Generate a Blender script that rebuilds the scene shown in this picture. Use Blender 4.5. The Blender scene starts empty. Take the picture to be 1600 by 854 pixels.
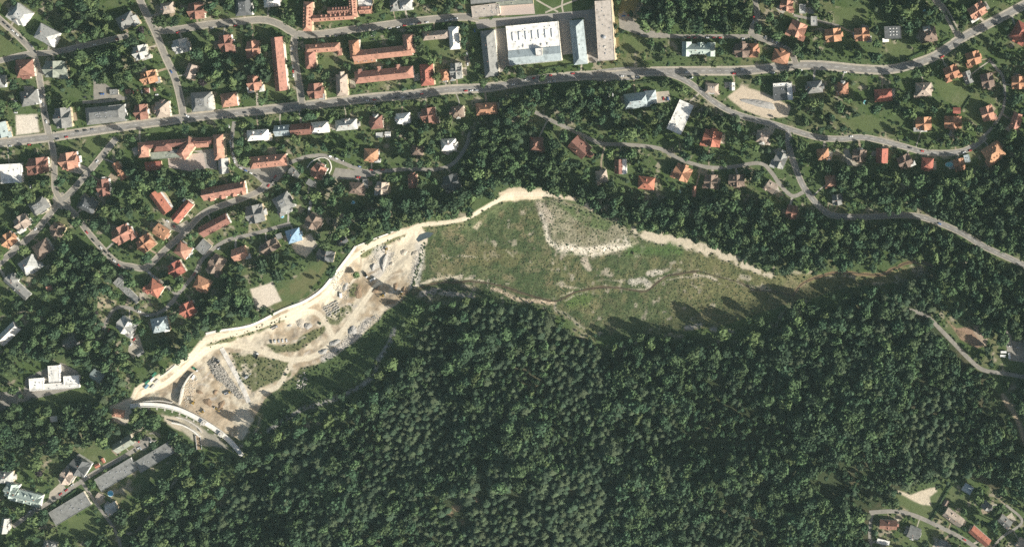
import bpy, bmesh, math, random
import numpy as np
from mathutils import Vector, Matrix
random.seed(7); rng = np.random.default_rng(11)
R = math.radians
# ------------------------------------------------------------------ camera, sky, sun, exposure
SC = bpy.context.scene
S = 0.8                                   # metres per photograph pixel at height zero
PW, PH = 1600, 854
CAM = Vector((480.0, 380.0, 2500.0))     # the survey plane is well to the north-east of the middle
cd = bpy.data.cameras.new('camera'); cam = bpy.data.objects.new('camera', cd)
SC.collection.objects.link(cam); SC.camera = cam
cam.location = CAM; cam.rotation_euler = (0, 0, 0)
cd.sensor_width = 36.0; cd.lens = 36.0 * CAM.z / (PW * S)
cd.shift_x = -CAM.x / (PW * S); cd.shift_y = -CAM.y / (PW * S)
cd.clip_start = 10; cd.clip_end = 12000
SUN_EL, SUN_AZ = 29.0, 115.0              # azimuth clockwise from north (photo top): light from the east-south-east
w = bpy.data.worlds.new('World'); SC.world = w; w.use_nodes = True
nt = w.node_tree; bg = nt.nodes['Background']
sky = nt.nodes.new('ShaderNodeTexSky'); sky.sky_type = 'NISHITA'; sky.sun_disc = False
sky.dust_density = 3.0; sky.ozone_density = 0.6; sky.sun_elevation = R(SUN_EL); sky.sun_rotation = R(SUN_AZ)
nt.links.new(sky.outputs[0], bg.inputs[0]); bg.inputs[1].default_value = 0.072
sd_ = bpy.data.lights.new('sun', 'SUN'); sun = bpy.data.objects.new('sun', sd_)
SC.collection.objects.link(sun)
sd_.energy = 5.0; sd_.angle = R(0.5); sd_.color = (1.0, 0.955, 0.875)
ca = R(SUN_AZ); dirv = Vector((math.sin(ca) * math.cos(R(SUN_EL)), math.cos(ca) * math.cos(R(SUN_EL)), math.sin(R(SUN_EL))))
sun.rotation_euler = dirv.to_track_quat('Z', 'Y').to_euler(); sun.location = (0, 0, 400)
SC.view_settings.view_transform = 'Standard'; SC.view_settings.look = 'None'
SC.view_settings.gamma = 1.0; SC.view_settings.use_curve_mapping = False
SC.view_settings.exposure = 0.78
SC.cycles.max_bounces = 4; SC.cycles.use_denoising = False
SC.render.film_transparent = False
COL = SC.collection

# ------------------------------------------------------------------ raster helpers in photograph pixels
STEP = 1.6; X0, Y0 = -96.0, -96.0
NX, NY = int((PW + 192) / STEP) + 1, int((PH + 192) / STEP) + 1
GX, GY = np.meshgrid(X0 + np.arange(NX) * STEP, Y0 + np.arange(NY) * STEP)
def vnoise(scale, seed):
    r = np.random.default_rng(seed)
    nx, ny = int(NX * STEP / scale) + 4, int(NY * STEP / scale) + 4
    g = r.random((ny, nx)); u = (GX - X0) / scale; v = (GY - Y0) / scale
    i, j = u.astype(int), v.astype(int); fu, fv = u - i, v - j
    fu = fu * fu * (3 - 2 * fu); fv = fv * fv * (3 - 2 * fv)
    return (g[j, i] * (1 - fu) + g[j, i + 1] * fu) * (1 - fv) + (g[j + 1, i] * (1 - fu) + g[j + 1, i + 1] * fu) * fv
def fbm(scale, seed, oct=4):
    a = 0; s = 0; k = 1.0
    for o in range(oct):
        if scale / 2 ** o < STEP: break
        a = a + k * vnoise(scale / 2 ** o, seed + o * 17); s += k; k *= 0.55
    return a / s
def sstep(a, b, x):
    t = np.clip((x - a) / (b - a), 0, 1); return t * t * (3 - 2 * t)
def window(x0, y0, x1, y1, pad):
    a = max(0, int((x0 - pad - X0) / STEP)); b = min(NX, int((x1 + pad - X0) / STEP) + 2)
    c = max(0, int((y0 - pad - Y0) / STEP)); d = min(NY, int((y1 + pad - Y0) / STEP) + 2)
    return slice(c, max(c, d)), slice(a, max(a, b))
def poly_sd(poly, pad=40, warp=None):
    """signed distance in pixels (positive inside) on the grid; far outside it is -pad"""
    p = np.array(poly, float); out = np.full((NY, NX), -float(pad))
    w_ = window(p[:, 0].min(), p[:, 1].min(), p[:, 0].max(), p[:, 1].max(), pad)
    x, y = GX[w_], GY[w_]
    if warp is not None: x = x + warp[0][w_]; y = y + warp[1][w_]
    ins = np.zeros(x.shape, bool); d2 = np.full(x.shape, 1e12)
    for k in range(len(p)):
        ax, ay = p[k]; bx_, by = p[(k + 1) % len(p)]
        ex, ey = bx_ - ax, by - ay; L = ex * ex + ey * ey + 1e-9
        t = np.clip(((x - ax) * ex + (y - ay) * ey) / L, 0, 1)
        d2 = np.minimum(d2, (x - ax - t * ex) ** 2 + (y - ay - t * ey) ** 2)
        if ay != by:
            ins ^= ((ay > y) != (by > y)) & (x < (bx_ - ax) * (y - ay) / (by - ay) + ax)
    d = np.sqrt(d2); out[w_] = np.where(ins, d, -d); return out
def line_d(pts, pad=30, warp=None):
    """distance in pixels to a polyline"""
    p = np.array(pts, float); out = np.full((NY, NX), 1e3)
    w_ = window(p[:, 0].min(), p[:, 1].min(), p[:, 0].max(), p[:, 1].max(), pad)
    x, y = GX[w_], GY[w_]
    if warp is not None: x = x + warp[0][w_]; y = y + warp[1][w_]
    d2 = np.full(x.shape, 1e6)
    for k in range(len(p) - 1):
        ax, ay = p[k]; ex, ey = p[k + 1] - p[k]; L = ex * ex + ey * ey + 1e-9
        t = np.clip(((x - ax) * ex + (y - ay) * ey) / L, 0, 1)
        d2 = np.minimum(d2, (x - ax - t * ex) ** 2 + (y - ay - t * ey) ** 2)
    out[w_] = np.sqrt(d2); return out
def smooth_line(pts, step=3.0):
    """Catmull-Rom through pixel points, resampled"""
    p = [np.array(q, float) for q in pts]; p = [2 * p[0] - p[1]] + p + [2 * p[-1] - p[-2]]; out = []
    for i in range(1, len(p) - 2):
        a, b, c, d = p[i - 1], p[i], p[i + 1], p[i + 2]
        n = max(1, int(np.linalg.norm(c - b) / step))
        for k in range(n):
            t = k / n
            out.append(0.5 * (2 * b + (c - a) * t + (2 * a - 5 * b + 4 * c - d) * t * t + (3 * b - a - 3 * c + d) * t ** 3))
    out.append(p[-2]); return np.array(out)

# ------------------------------------------------------------------ the lie of the land (metres, over photograph pixels)
BASIN = [(205,632),(215,607),(260,580),(320,530),(380,508),(440,490),(500,455),(540,410),(560,385),(610,362),(660,350),(720,345),(770,315),(800,300),(850,300),(880,312),(940,335),(990,362),(1060,380),(1110,392),(1165,412),(1215,430),(1300,425),(1380,425),(1440,412),(1470,430),(1440,440),(1380,445),(1320,450),(1260,468),(1180,490),(1120,512),(1040,522),(940,525),(900,505),(840,480),(760,465),(700,470),(650,475),(600,545),(560,590),(500,615),(440,640),(400,670),(376,702),(340,672),(290,644),(240,632)]
FOREST = [(362,760),(388,722),(440,700),(515,668),(585,632),(628,576),(654,522),(672,490),(700,478),(750,471),(800,482),(850,499),(890,519),(925,537),(960,548),(985,540),(1030,540),(1090,545),(1150,536),(1210,522),(1260,508),(1300,492),(1350,474),(1400,452),(1440,436),(1468,440),(1470,470),(1450,492),(1480,530),(1530,582),(1565,620),(1592,668),(1604,720),(1604,775),(1560,770),(1530,750),(1500,742),(1470,748),(1440,756),(1400,768),(1385,790),(1362,802),(1358,870),(1340,960),(300,960),(330,860),(345,800)]
DOWNSTREAM = [(212,644),(250,642),(290,652),(330,678),(362,706),(350,735),(305,738),(262,690),(226,672)]
wob = (fbm(30, 71) * 10 - 5, fbm(30, 91) * 10 - 5)
sdB = poly_sd(BASIN, 60); sdF = poly_sd(FOREST, 60); sdD = poly_sd(DOWNSTREAM, 30)
HG = 5.0 * (fbm(420, 5, 2) - 0.5) - 7.0 * sstep(-4, 26, sdB) + 34.0 * sstep(0, 330, sdF) - 8.0 * sstep(-6, 14, sdD)
HG = HG + 24.0 * (fbm(190, 41, 2) - 0.5) * sstep(25, 130, sdF)
SITE = [(203,634),(210,605),(250,585),(300,548),(322,522),(380,510),(440,486),(500,452),(540,405),(558,386),(615,360),(655,350),(668,372),(662,400),(652,420),(645,446),(625,470),(600,487),(578,512),(548,545),(520,562),(470,575),(440,600),(425,612),(404,640),(380,690),(345,675),(300,650),(260,632)]
PLAT = [(832,316),(870,311),(920,328),(960,344),(985,364),(996,380),(980,392),(930,396),(875,391),(857,375),(848,350)]
TRACKS = [([(190,640),(206,622),(216,606),(250,587),(300,553),(325,529),(380,518),(440,496),(505,462),(545,410),(585,381),(622,366),(640,360),(660,352),(700,347),(730,340),(760,323),(785,309),(802,303),(862,304)], 6.5),
          ([(225,612),(262,596),(305,560),(340,540),(380,541),(420,552),(455,562),(490,556),(522,532),(556,488),(578,458),(602,430),(622,395),(642,362)], 8),
          ([(440,496),(478,487),(500,492),(512,510),(522,530)], 8), ([(458,562),(445,585),(432,604),(414,612)], 7), ([(640,447),(655,447)], 3)]
trk = np.full((NY, NX), 99.0)
for t_, w_ in TRACKS: trk = np.minimum(trk, line_d(smooth_line(t_), 30) - w_ / 2)
HG = HG + 0.9 * (fbm(26, 31, 3) - 0.5) * sstep(6, 20, sdB)
HG = HG + 1.9 * (fbm(13, 51, 3) - 0.5) * sstep(2, 9, poly_sd(SITE, 20)) * sstep(0, 5, trk)          # churned, dumped ground
HG = HG + 1.0 * (fbm(7, 61, 2) - 0.5) * sstep(4, 14, sdB) * sstep(0, 6, trk) + 1.6 * sstep(-2, 9, poly_sd(PLAT, 12))
def Hpx(px, py):
    u = (px - X0) / STEP; v = (py - Y0) / STEP
    u = min(max(u, 0), NX - 1.001); v = min(max(v, 0), NY - 1.001); i, j = int(u), int(v); a, b = u - i, v - j
    return float((HG[j, i] * (1 - a) + HG[j, i + 1] * a) * (1 - b) + (HG[j + 1, i] * (1 - a) + HG[j + 1, i + 1] * a) * b)
# The land itself is laid out on a regular map (X, Y in metres); mp() = map point of a picture point seen at height z
def mp(px, py, z=0.0):
    gx, gy = (px - 800) * S, (427 - py) * S; k = 1 - z / CAM.z
    return CAM.x + (gx - CAM.x) * k, CAM.y + (gy - CAM.y) * k
def g(px, py, dz=0.0):
    """ground point (metres) that shows at picture point px, py"""
    z = Hpx(px, py); x, y = mp(px, py, z); return Vector((x, y, z + dz))
K = 1 - HG / CAM.z
WX = CAM.x + ((GX - 800) * S - CAM.x) * K; WY = CAM.y + ((427 - GY) * S - CAM.y) * K

# ------------------------------------------------------------------ object helpers
def tag(o, label=None, cat=None, group=None, kind=None):
    if label: o['label'] = label
    if cat: o['category'] = cat
    if group: o['group'] = group
    if kind: o['kind'] = kind
    return o
def mesh_obj(name, me, parent=None, mat=None):
    if mat is not None and not me.materials: me.materials.append(mat)
    o = bpy.data.objects.new(name, me); COL.objects.link(o)
    if parent is not None: o.parent = parent
    return o
def empty(name, loc, rz=0.0, sc=None):
    o = bpy.data.objects.new(name, None); COL.objects.link(o)
    o.location = loc; o.rotation_euler = (0, 0, rz); o.empty_display_size = 1
    if sc: o.scale = sc
    return o
class MB:
    def __init__(s): s.v = []; s.f = []
    def face(s, *pts):
        n = len(s.v); s.v += [tuple(p) for p in pts]; s.f.append(tuple(range(n, n + len(pts)))); return s
    def add(s, v, f):
        n = len(s.v); s.v += [tuple(p) for p in v]; s.f += [tuple(i + n for i in q) for q in f]; return s
    def box(s, cx, cy, cz, sx, sy, sz, rz=0.0, taper=1.0):
        c, k = math.cos(rz), math.sin(rz); v = []
        for z, t in ((cz, 1.0), (cz + sz, taper)):
            for a, b in ((-.5, -.5), (.5, -.5), (.5, .5), (-.5, .5)):
                x, y = a * sx * t, b * sy * t; v.append((cx + x * c - y * k, cy + x * k + y * c, z))
        return s.add(v, [(3, 2, 1, 0), (4, 5, 6, 7), (0, 1, 5, 4), (1, 2, 6, 5), (2, 3, 7, 6), (3, 0, 4, 7)])
    def cyl(s, cx, cy, z0, z1, r0, r1, n=12):
        v = []
        for z, r in ((z0, r0), (z1, r1)):
            for i in range(n):
                a = 2 * math.pi * i / n; v.append((cx + r * math.cos(a), cy + r * math.sin(a), z))
        f = [(i, (i + 1) % n, n + (i + 1) % n, n + i) for i in range(n)]
        return s.add(v, f + [tuple(range(n - 1, -1, -1)), tuple(range(n, 2 * n))])
    def bar(s, a, b, r):
        a, b = Vector(a), Vector(b); d = (b - a).normalized(); u = d.orthogonal().normalized(); w_ = d.cross(u)
        q = [(u + w_) * r, (w_ - u) * r, (-u - w_) * r, (u - w_) * r]
        return s.add([a + k for k in q] + [b + k for k in q], [(3, 2, 1, 0), (4, 5, 6, 7), (0, 1, 5, 4), (1, 2, 6, 5), (2, 3, 7, 6), (3, 0, 4, 7)])
    def mesh(s, name):
        me = bpy.data.meshes.new(name); me.from_pydata(s.v, [], s.f); me.update(); return me
    def build(s, name, mat, parent=None):
        me = s.mesh(name); me.materials.append(mat); return mesh_obj(name, me, parent)

# ------------------------------------------------------------------ materials
MATS = {}
def material(name, col, rough=0.85, var=0.25, scale=0.6, col2=None, bump=0.0, metal=0.0, obj_var=0.0, stain=None, scale2=None, spec=0.25):
    if name in MATS: return MATS[name]
    m = bpy.data.materials.new(name); m.use_nodes = True; n = m.node_tree; L = n.links
    b = n.nodes['Principled BSDF']; b.inputs['Roughness'].default_value = rough; b.inputs['Metallic'].default_value = metal
    b.inputs['Specular IOR Level'].default_value = spec
    tc = n.nodes.new('ShaderNodeTexCoord')
    no = n.nodes.new('ShaderNodeTexNoise'); no.inputs['Scale'].default_value = scale; no.inputs['Detail'].default_value = 5; no.inputs['Roughness'].default_value = 0.65
    L.new(tc.outputs['Object'], no.inputs['Vector'])
    c2 = col2 or tuple(c * (1 - var) for c in col); c1 = tuple(min(1, c * (1 + var * 0.6)) for c in col) if not col2 else col
    rp = n.nodes.new('ShaderNodeValToRGB'); rp.color_ramp.elements[0].position = 0.32; rp.color_ramp.elements[1].position = 0.68
    rp.color_ramp.elements[0].color = (*c2, 1); rp.color_ramp.elements[1].color = (*c1, 1)
    L.new(no.outputs['Fac'], rp.inputs['Fac']); out = rp.outputs['Color']
    if stain:
        n2 = n.nodes.new('ShaderNodeTexNoise'); n2.inputs['Scale'].default_value = scale2 or 0.15; n2.inputs['Detail'].default_value = 3
        L.new(tc.outputs['Object'], n2.inputs['Vector'])
        r2 = n.nodes.new('ShaderNodeValToRGB'); r2.color_ramp.elements[0].position = 0.5; r2.color_ramp.elements[1].position = 0.68
        L.new(n2.outputs['Fac'], r2.inputs['Fac'])
        mx = n.nodes.new('ShaderNodeMixRGB'); mx.inputs['Color2'].default_value = (*stain, 1)
        L.new(r2.outputs['Color'], mx.inputs['Fac']); L.new(out, mx.inputs['Color1']); out = mx.outputs['Color']
    if obj_var:
        oi = n.nodes.new('ShaderNodeObjectInfo'); mr = n.nodes.new('ShaderNodeMapRange')
        mr.inputs['To Min'].default_value = 1 - obj_var; mr.inputs['To Max'].default_value = 1 + obj_var
        L.new(oi.outputs['Random'], mr.inputs['Value'])
        hs = n.nodes.new('ShaderNodeHueSaturation'); L.new(mr.outputs['Result'], hs.inputs['Value']); L.new(out, hs.inputs['Color'])
        mr2 = n.nodes.new('ShaderNodeMapRange'); mr2.inputs['To Min'].default_value = 0.5 - 0.05 * obj_var; mr2.inputs['To Max'].default_value = 0.5 + 0.05 * obj_var
        L.new(oi.outputs['Random'], mr2.inputs['Value']); L.new(mr2.outputs['Result'], hs.inputs['Hue']); out = hs.outputs['Color']
    L.new(out, b.inputs['Base Color'])
    if bump:
        bp = n.nodes.new('ShaderNodeBump'); bp.inputs['Strength'].default_value = bump; bp.inputs['Distance'].default_value = 0.5
        L.new(no.outputs['Fac'], bp.inputs['Height']); L.new(bp.outputs['Normal'], b.inputs['Normal'])
    MATS[name] = m; return m
def ground_material(name, sc=0.8, bump=0.5, amp=0.35):
    """ground: the surface's own colour map (soil, sand, grass), broken up by fine procedural grain"""
    m = bpy.data.materials.new(name); m.use_nodes = True; n = m.node_tree; L = n.links; b = n.nodes['Principled BSDF']
    b.inputs['Roughness'].default_value = 0.95; b.inputs['Specular IOR Level'].default_value = 0.1
    at = n.nodes.new('ShaderNodeAttribute'); at.attribute_name = 'soil'
    tc = n.nodes.new('ShaderNodeTexCoord')
    no = n.nodes.new('ShaderNodeTexNoise'); no.inputs['Scale'].default_value = sc; no.inputs['Detail'].default_value = 6; no.inputs['Roughness'].default_value = 0.75
    L.new(tc.outputs['Object'], no.inputs['Vector'])
    mr = n.nodes.new('ShaderNodeMapRange'); mr.inputs['From Min'].default_value = 0.3; mr.inputs['From Max'].default_value = 0.7
    mr.inputs['To Min'].default_value = 1 - amp; mr.inputs['To Max'].default_value = 1 + amp
    L.new(no.outputs['Fac'], mr.inputs['Value'])
    mu = n.nodes.new('ShaderNodeVectorMath'); mu.operation = 'MULTIPLY'
    L.new(at.outputs['Color'], mu.inputs[0]); L.new(mr.outputs['Result'], mu.inputs[1]); L.new(mu.outputs[0], b.inputs['Base Color'])
    bp = n.nodes.new('ShaderNodeBump'); bp.inputs['Strength'].default_value = bump; bp.inputs['Distance'].default_value = 0.6
    L.new(no.outputs['Fac'], bp.inputs['Height']); L.new(bp.outputs['Normal'], b.inputs['Normal']); return m
ROOF = dict(orange=(.375,.20,.12), salmon=(.37,.195,.14), red=(.34,.13,.09), russet=(.235,.12,.09), brown=(.19,.14,.11),
            beige=(.36,.295,.24), grey=(.215,.215,.20), charcoal=(.10,.105,.105), pale=(.40,.40,.37), white=(.72,.70,.64),
            slate=(.33,.38,.38), mint=(.36,.42,.37), olive=(.25,.27,.22), blue=(.24,.36,.45), tan=(.43,.38,.325), teal=(.27,.32,.31))
def roof_mat(c):
    col = ROOF[c]
    st = tuple(x * 0.62 for x in col)
    return material('roof_' + c, col, 0.8, 0.22, 0.45, stain=st, scale2=0.22, obj_var=0.13)
WALLS = [material('render_cream', (.62,.56,.45), obj_var=.1, var=.1), material('render_white', (.72,.70,.66), obj_var=.08, var=.08),
         material('render_ochre', (.55,.45,.30), obj_var=.1, var=.1), material('render_grey', (.45,.44,.42), obj_var=.1, var=.1)]
M_WIN = material('window_glass', (.03,.04,.05), 0.15, 0.1, spec=0.5)
M_CHIM = material('chimney_brick', (.30,.16,.12), var=.3)
M_CONC = material('concrete', (.55,.52,.46), var=.2, scale=.35, stain=(.38,.35,.31), bump=.1)
M_CONCP = material('pale_concrete', (.70,.67,.60), var=.12, scale=.5, stain=(.58,.55,.49))
M_METAL = material('grey_metal', (.35,.36,.37), .5, .1)
M_DARK = material('dark_rubber', (.025,.025,.027), .9, .1)
M_ASPH = material('asphalt', (.235,.222,.20), .9, .2, .18, stain=(.165,.157,.143), scale2=.06, bump=.05)
M_ASPH2 = material('worn_asphalt', (.255,.235,.20), .9, .18, .2, stain=(.20,.185,.16), scale2=.07)
M_PAVE = material('pavement_slabs', (.38,.34,.27), .9, .2, .3, stain=(.30,.27,.215))
M_LINE = material('road_paint', (.72,.71,.68), .7, .2, 1.2)
M_BARK = material('bark', (.09,.07,.05), var=.3, scale=2)
def leaf(name, col, ov=.25): return material(name, col, .75, .35, .9, obj_var=ov, spec=.2)
LEAF = dict(dark=leaf('leaf_dark', (.040,.074,.037)), mid=leaf('leaf_mid', (.062,.101,.042)), light=leaf('leaf_light', (.098,.138,.052)),
            purple=leaf('leaf_purple', (.042,.032,.036), .1), spruce=leaf('needle_spruce', (.044,.072,.039)), pine=leaf('needle_pine', (.071,.097,.049)),
            scrub=leaf('leaf_scrub', (.070,.104,.044)), sedge=leaf('leaf_sedge', (.108,.110,.058)))
# ------------------------------------------------------------------ ground colours and zones
def mixc(a, b, t): return a * (1 - t[..., None]) + np.array(b) * t[..., None]
n1, n2, n3, n4 = fbm(90, 101), fbm(28, 202), fbm(9, 303, 3), fbm(5, 404, 2)
n5 = fbm(60, 505); n6 = fbm(16, 606, 3)
c = np.zeros((NY, NX, 3)) + np.array((.072, .102, .041))
c = mixc(c, (.130, .132, .066), sstep(.44, .70, n2 * .6 + n1 * .4))
c = mixc(c, (.060, .090, .030), sstep(.52, .66, n6))
c = mixc(c, (.30, .26, .19), sstep(.61, .68, n2 * .5 + n3 * .5) * .8)
zone = np.zeros((NY, NX), int)                               # 0 town ground, 1 forest floor, 2 meadow, 3 construction ground, 4 dirt track, 5 river bed
# forest floor
inF = sdF > 0
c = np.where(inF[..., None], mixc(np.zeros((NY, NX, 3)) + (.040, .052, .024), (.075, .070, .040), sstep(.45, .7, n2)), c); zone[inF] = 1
# meadow on the drained reservoir floor
sw = sdB + wob[0] * .6; inB = sw > 0
md = np.zeros((NY, NX, 3)) + np.array((.083, .100, .046))
md = mixc(md, (.135, .128, .060), sstep(.45, .66, n1 * .45 + n2 * .55) * .7)
md = mixc(md, (.170, .140, .080), sstep(.56, .72, n6 * .6 + n5 * .4) * .7)
md = mixc(md, (.050, .072, .030), sstep(.50, .64, n3) * .85)
md = mixc(md, (.16, .135, .08), (sstep(.60, .74, n4 * .5 + n2 * .5)) * .5)
md = mixc(md, (.145, .135, .062), sstep(1000, 1120, GX) * .65)
md = mixc(md, (.046, .066, .028), sstep(.52, .62, fbm(20, 811, 3) * .55 + n5 * .45) * .55)
md = mixc(md, (.165, .145, .085), sstep(.57, .66, fbm(14, 822, 3) * .6 + fbm(70, 833, 2) * .4) * .55)
md = mixc(md, (.30, .265, .20), sstep(.66, .72, fbm(11, 844, 2) * .7 + n1 * .3) * .7)
c = np.where(inB[..., None], md, c); zone[inB] = 2
def paint_poly(poly, col, edge=2.0, wv=1.0, t=None, z=None, amt=1.0):
    global c
    a = sstep(-edge, edge, poly_sd(poly, 20, (wob[0] * wv, wob[1] * wv)) + (n3 - .5) * 6 * min(wv, 1)) * amt
    if t is not None: a = a * t
    if callable(col): c = c * (1 - a[..., None]) + col() * a[..., None]
    else: c = mixc(c, col, a)
    if z is not None: zone[a > .5] = z
def paint_line(pts, width, col, edge=1.0, wv=.35, t=None, z=None, amt=1.0):
    global c
    a = sstep(width / 2 + edge, width / 2 - edge, line_d(smooth_line(pts), 30, (wob[0] * wv, wob[1] * wv)) + (n3 - .5) * 5 * wv) * amt
    if t is not None: a = a * t
    c = mixc(c, col, a)
    if z is not None: zone[a > .5] = z
SAND, PALE, TAN, GREYS = (.49, .43, .325), (.58, .51, .39), (.33, .26, .175), (.33, .30, .265)
def sand():
    s = np.zeros((NY, NX, 3)) + np.array(SAND)
    s = mixc(s, TAN, sstep(.42, .60, n2 * .6 + n6 * .4)); s = mixc(s, (.53, .465, .355), sstep(.50, .66, n3 * .6 + n5 * .4) * .7)
    return mixc(s, (.27, .22, .16), sstep(.57, .68, n4 * .5 + n6 * .5) * .7)
paint_poly(SITE, sand, 1.5, .6, z=3)
GREENS = [[(358,548),(400,556),(452,566),(452,585),(420,600),(392,612),(374,590)], [(414,536),(440,540),(462,536),(480,520),(508,508),(506,520),(470,548),(430,552)], [(508,492),(528,482),(552,474),(548,488),(524,508),(512,504)],
          [(322,538),(372,520),(430,500),(450,492),(440,502),(400,520),(352,534),(326,546)], [(560,395),(610,372),(640,366),(600,385),(566,404)], [(546,440),(566,446),(560,464),(545,462)]]
for q in GREENS: paint_poly(q, (.105, .115, .050), 2, .8, t=sstep(.28, .42, n3 * .5 + n2 * .5), amt=.95)
paint_poly([(446,607),(480,577),(560,530),(600,492),(640,457),(668,478),(655,520),(622,572),(570,622),(500,650),(430,680),(400,690),(412,640)], (.066, .094, .036), 3, .8, z=2)
paint_line([(575,500),(560,520),(530,545),(505,560)], 10, (.42, .39, .35), 3, .7, amt=.8)
paint_line([(616,515),(604,540),(592,562),(580,590),(540,615),(470,640),(420,672)], 7, (.25, .24, .215), 2, .6)
paint_poly([(248,646),(292,652),(342,686),(356,702),(320,696),(300,686),(270,662)], (.43,.385,.305), 2, .6, amt=.9)
paint_line([(570,445),(600,462),(632,452)], 28, (.27, .20, .125), 7, 1.2, amt=.75, t=sstep(.30, .5, n6 * .5 + n3 * .5))
paint_line([(300,610),(320,640),(345,650)], 40, (.36, .28, .19), 8, .8, amt=.7)
paint_line([(655,386),(655,410),(646,445)], 14, (.47, .44, .38), 3, .8, amt=.7)
paint_line([(595,392),(600,410),(590,425)], 24, (.48, .45, .40), 4, .8, amt=.7)
rr_ = random.Random(99)
for k in range(60):
    x, y = rr_.choice([(330,600),(320,625),(470,520),(560,440),(600,440),(610,405),(480,540),(540,470),(300,600),(350,640),(590,470)]); x += rr_.uniform(-28, 28); y += rr_.uniform(-18, 18); a = rr_.uniform(-.9, .3); L_ = rr_.uniform(8, 22)
    paint_line([(x, y), (x + L_ * math.cos(a) * .5, y + L_ * math.sin(a) * .5 + rr_.uniform(-2, 2)), (x + L_ * math.cos(a), y + L_ * math.sin(a))], rr_.uniform(1.2, 4), rr_.choice([(.24,.185,.125), (.56,.49,.38), (.30,.25,.19), (.40,.37,.33)]), .9, .4, amt=rr_.uniform(.4, .85), t=(zone == 3).astype(float))
# spoil plateau in the meadow
paint_poly(PLAT, (.235, .215, .145), 5, 1.2, t=sstep(.30, .56, n2 * .4 + n6 * .3 + n3 * .3))
paint_poly([(835,316),(850,318),(868,340),(862,352),(845,345)], (.36, .31, .24), 3, .8, amt=.8)
paint_poly([(868,318),(930,332),(960,350),(950,362),(915,350),(895,340)], (.085, .12, .045), 4, 1, t=sstep(.32, .47, n3 * .6 + n6 * .4), amt=.9)
paint_line([(846,335),(853,355),(858,372),(872,384),(910,388),(950,384),(985,386)], 6, (.54, .485, .38), 3, 1.0, amt=.95)
paint_line([(880,388),(930,392),(975,378)], 13, (.57, .51, .405), 6, 1.4, t=sstep(.26, .46, n3))
paint_poly([(990,358),(1020,362),(1070,375),(1112,387),(1162,404),(1217,427),(1207,431),(1140,410),(1095,395),(1040,383),(1000,373)], (.49, .425, .32), 2.5, 2.0, z=3, t=sstep(.30, .46, n3 * .6 + n6 * .4), amt=.95)
paint_poly([(780,300),(800,293),(856,293),(862,304),(845,311),(800,313),(783,314)], (.54, .45, .32), 2, .7, z=3)
paint_line([(868,306),(900,311),(925,326)], 7, (.54, .45, .33), 1.5, .5, z=3)
# smaller streaks and stony patches in the meadow
for pts, wd, col, am in [([(655,447),(672,440),(695,434),(718,431)], 5, (.46,.40,.30), .9), ([(768,449),(790,456),(806,464),(832,470),(866,473)], 6, (.47,.37,.26), .95), ([(720,446),(740,448)], 4, (.36,.30,.22), .7),
        ([(660,460),(690,457),(735,463)], 9, (.30,.265,.23), .9), ([(915,407),(922,418)], 12, (.42,.36,.28), .8), ([(945,425),(955,430)], 8, (.36,.31,.24), .6), ([(985,440),(1005,438),(1012,446)], 10, (.46,.42,.35), .7),
        ([(1016,428),(1030,426)], 9, (.48,.43,.35), .85), ([(1085,430),(1105,433),(1118,437)], 5, (.46,.40,.31), .8), ([(876,446),(905,448)], 3, (.42,.36,.27), .7), ([(1160,444),(1172,447),(1200,448)], 3, (.40,.35,.27), .5),
        ([(1160,432),(1170,435)], 9, (.42,.37,.29), .6), ([(738,404),(760,395),(800,402)], 26, (.13,.12,.055), .5), ([(690,430),(720,412),(740,385)], 16, (.16,.14,.075), .5), ([(905,520),(930,515)], 12, (.13,.13,.06), .6),
        ([(1072,512),(1092,508)], 7, (.36,.32,.28), .8), ([(1110,514),(1145,519)], 6, (.34,.31,.28), .8), ([(740,440),(738,462)], 3, (.45,.38,.28), .7), ([(866,473),(868,485),(885,492),(905,510)], 3, (.40,.35,.27), .6),
        ([(1230,425),(1262,424),(1276,416)], 3, (.42,.36,.26), .7), ([(748,349),(742,356)], 6, (.42,.36,.26), .7)]:
    paint_line(pts, wd, col, 2, .9, amt=am)
paint_line([(1046,385),(1060,395),(1010,390),(985,395)], 14, (.060,.105,.032), 6, 1, amt=.8); paint_line([(895,470),(905,462),(915,470)], 24, (.080,.125,.035), 8, 1, amt=.8)
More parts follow.
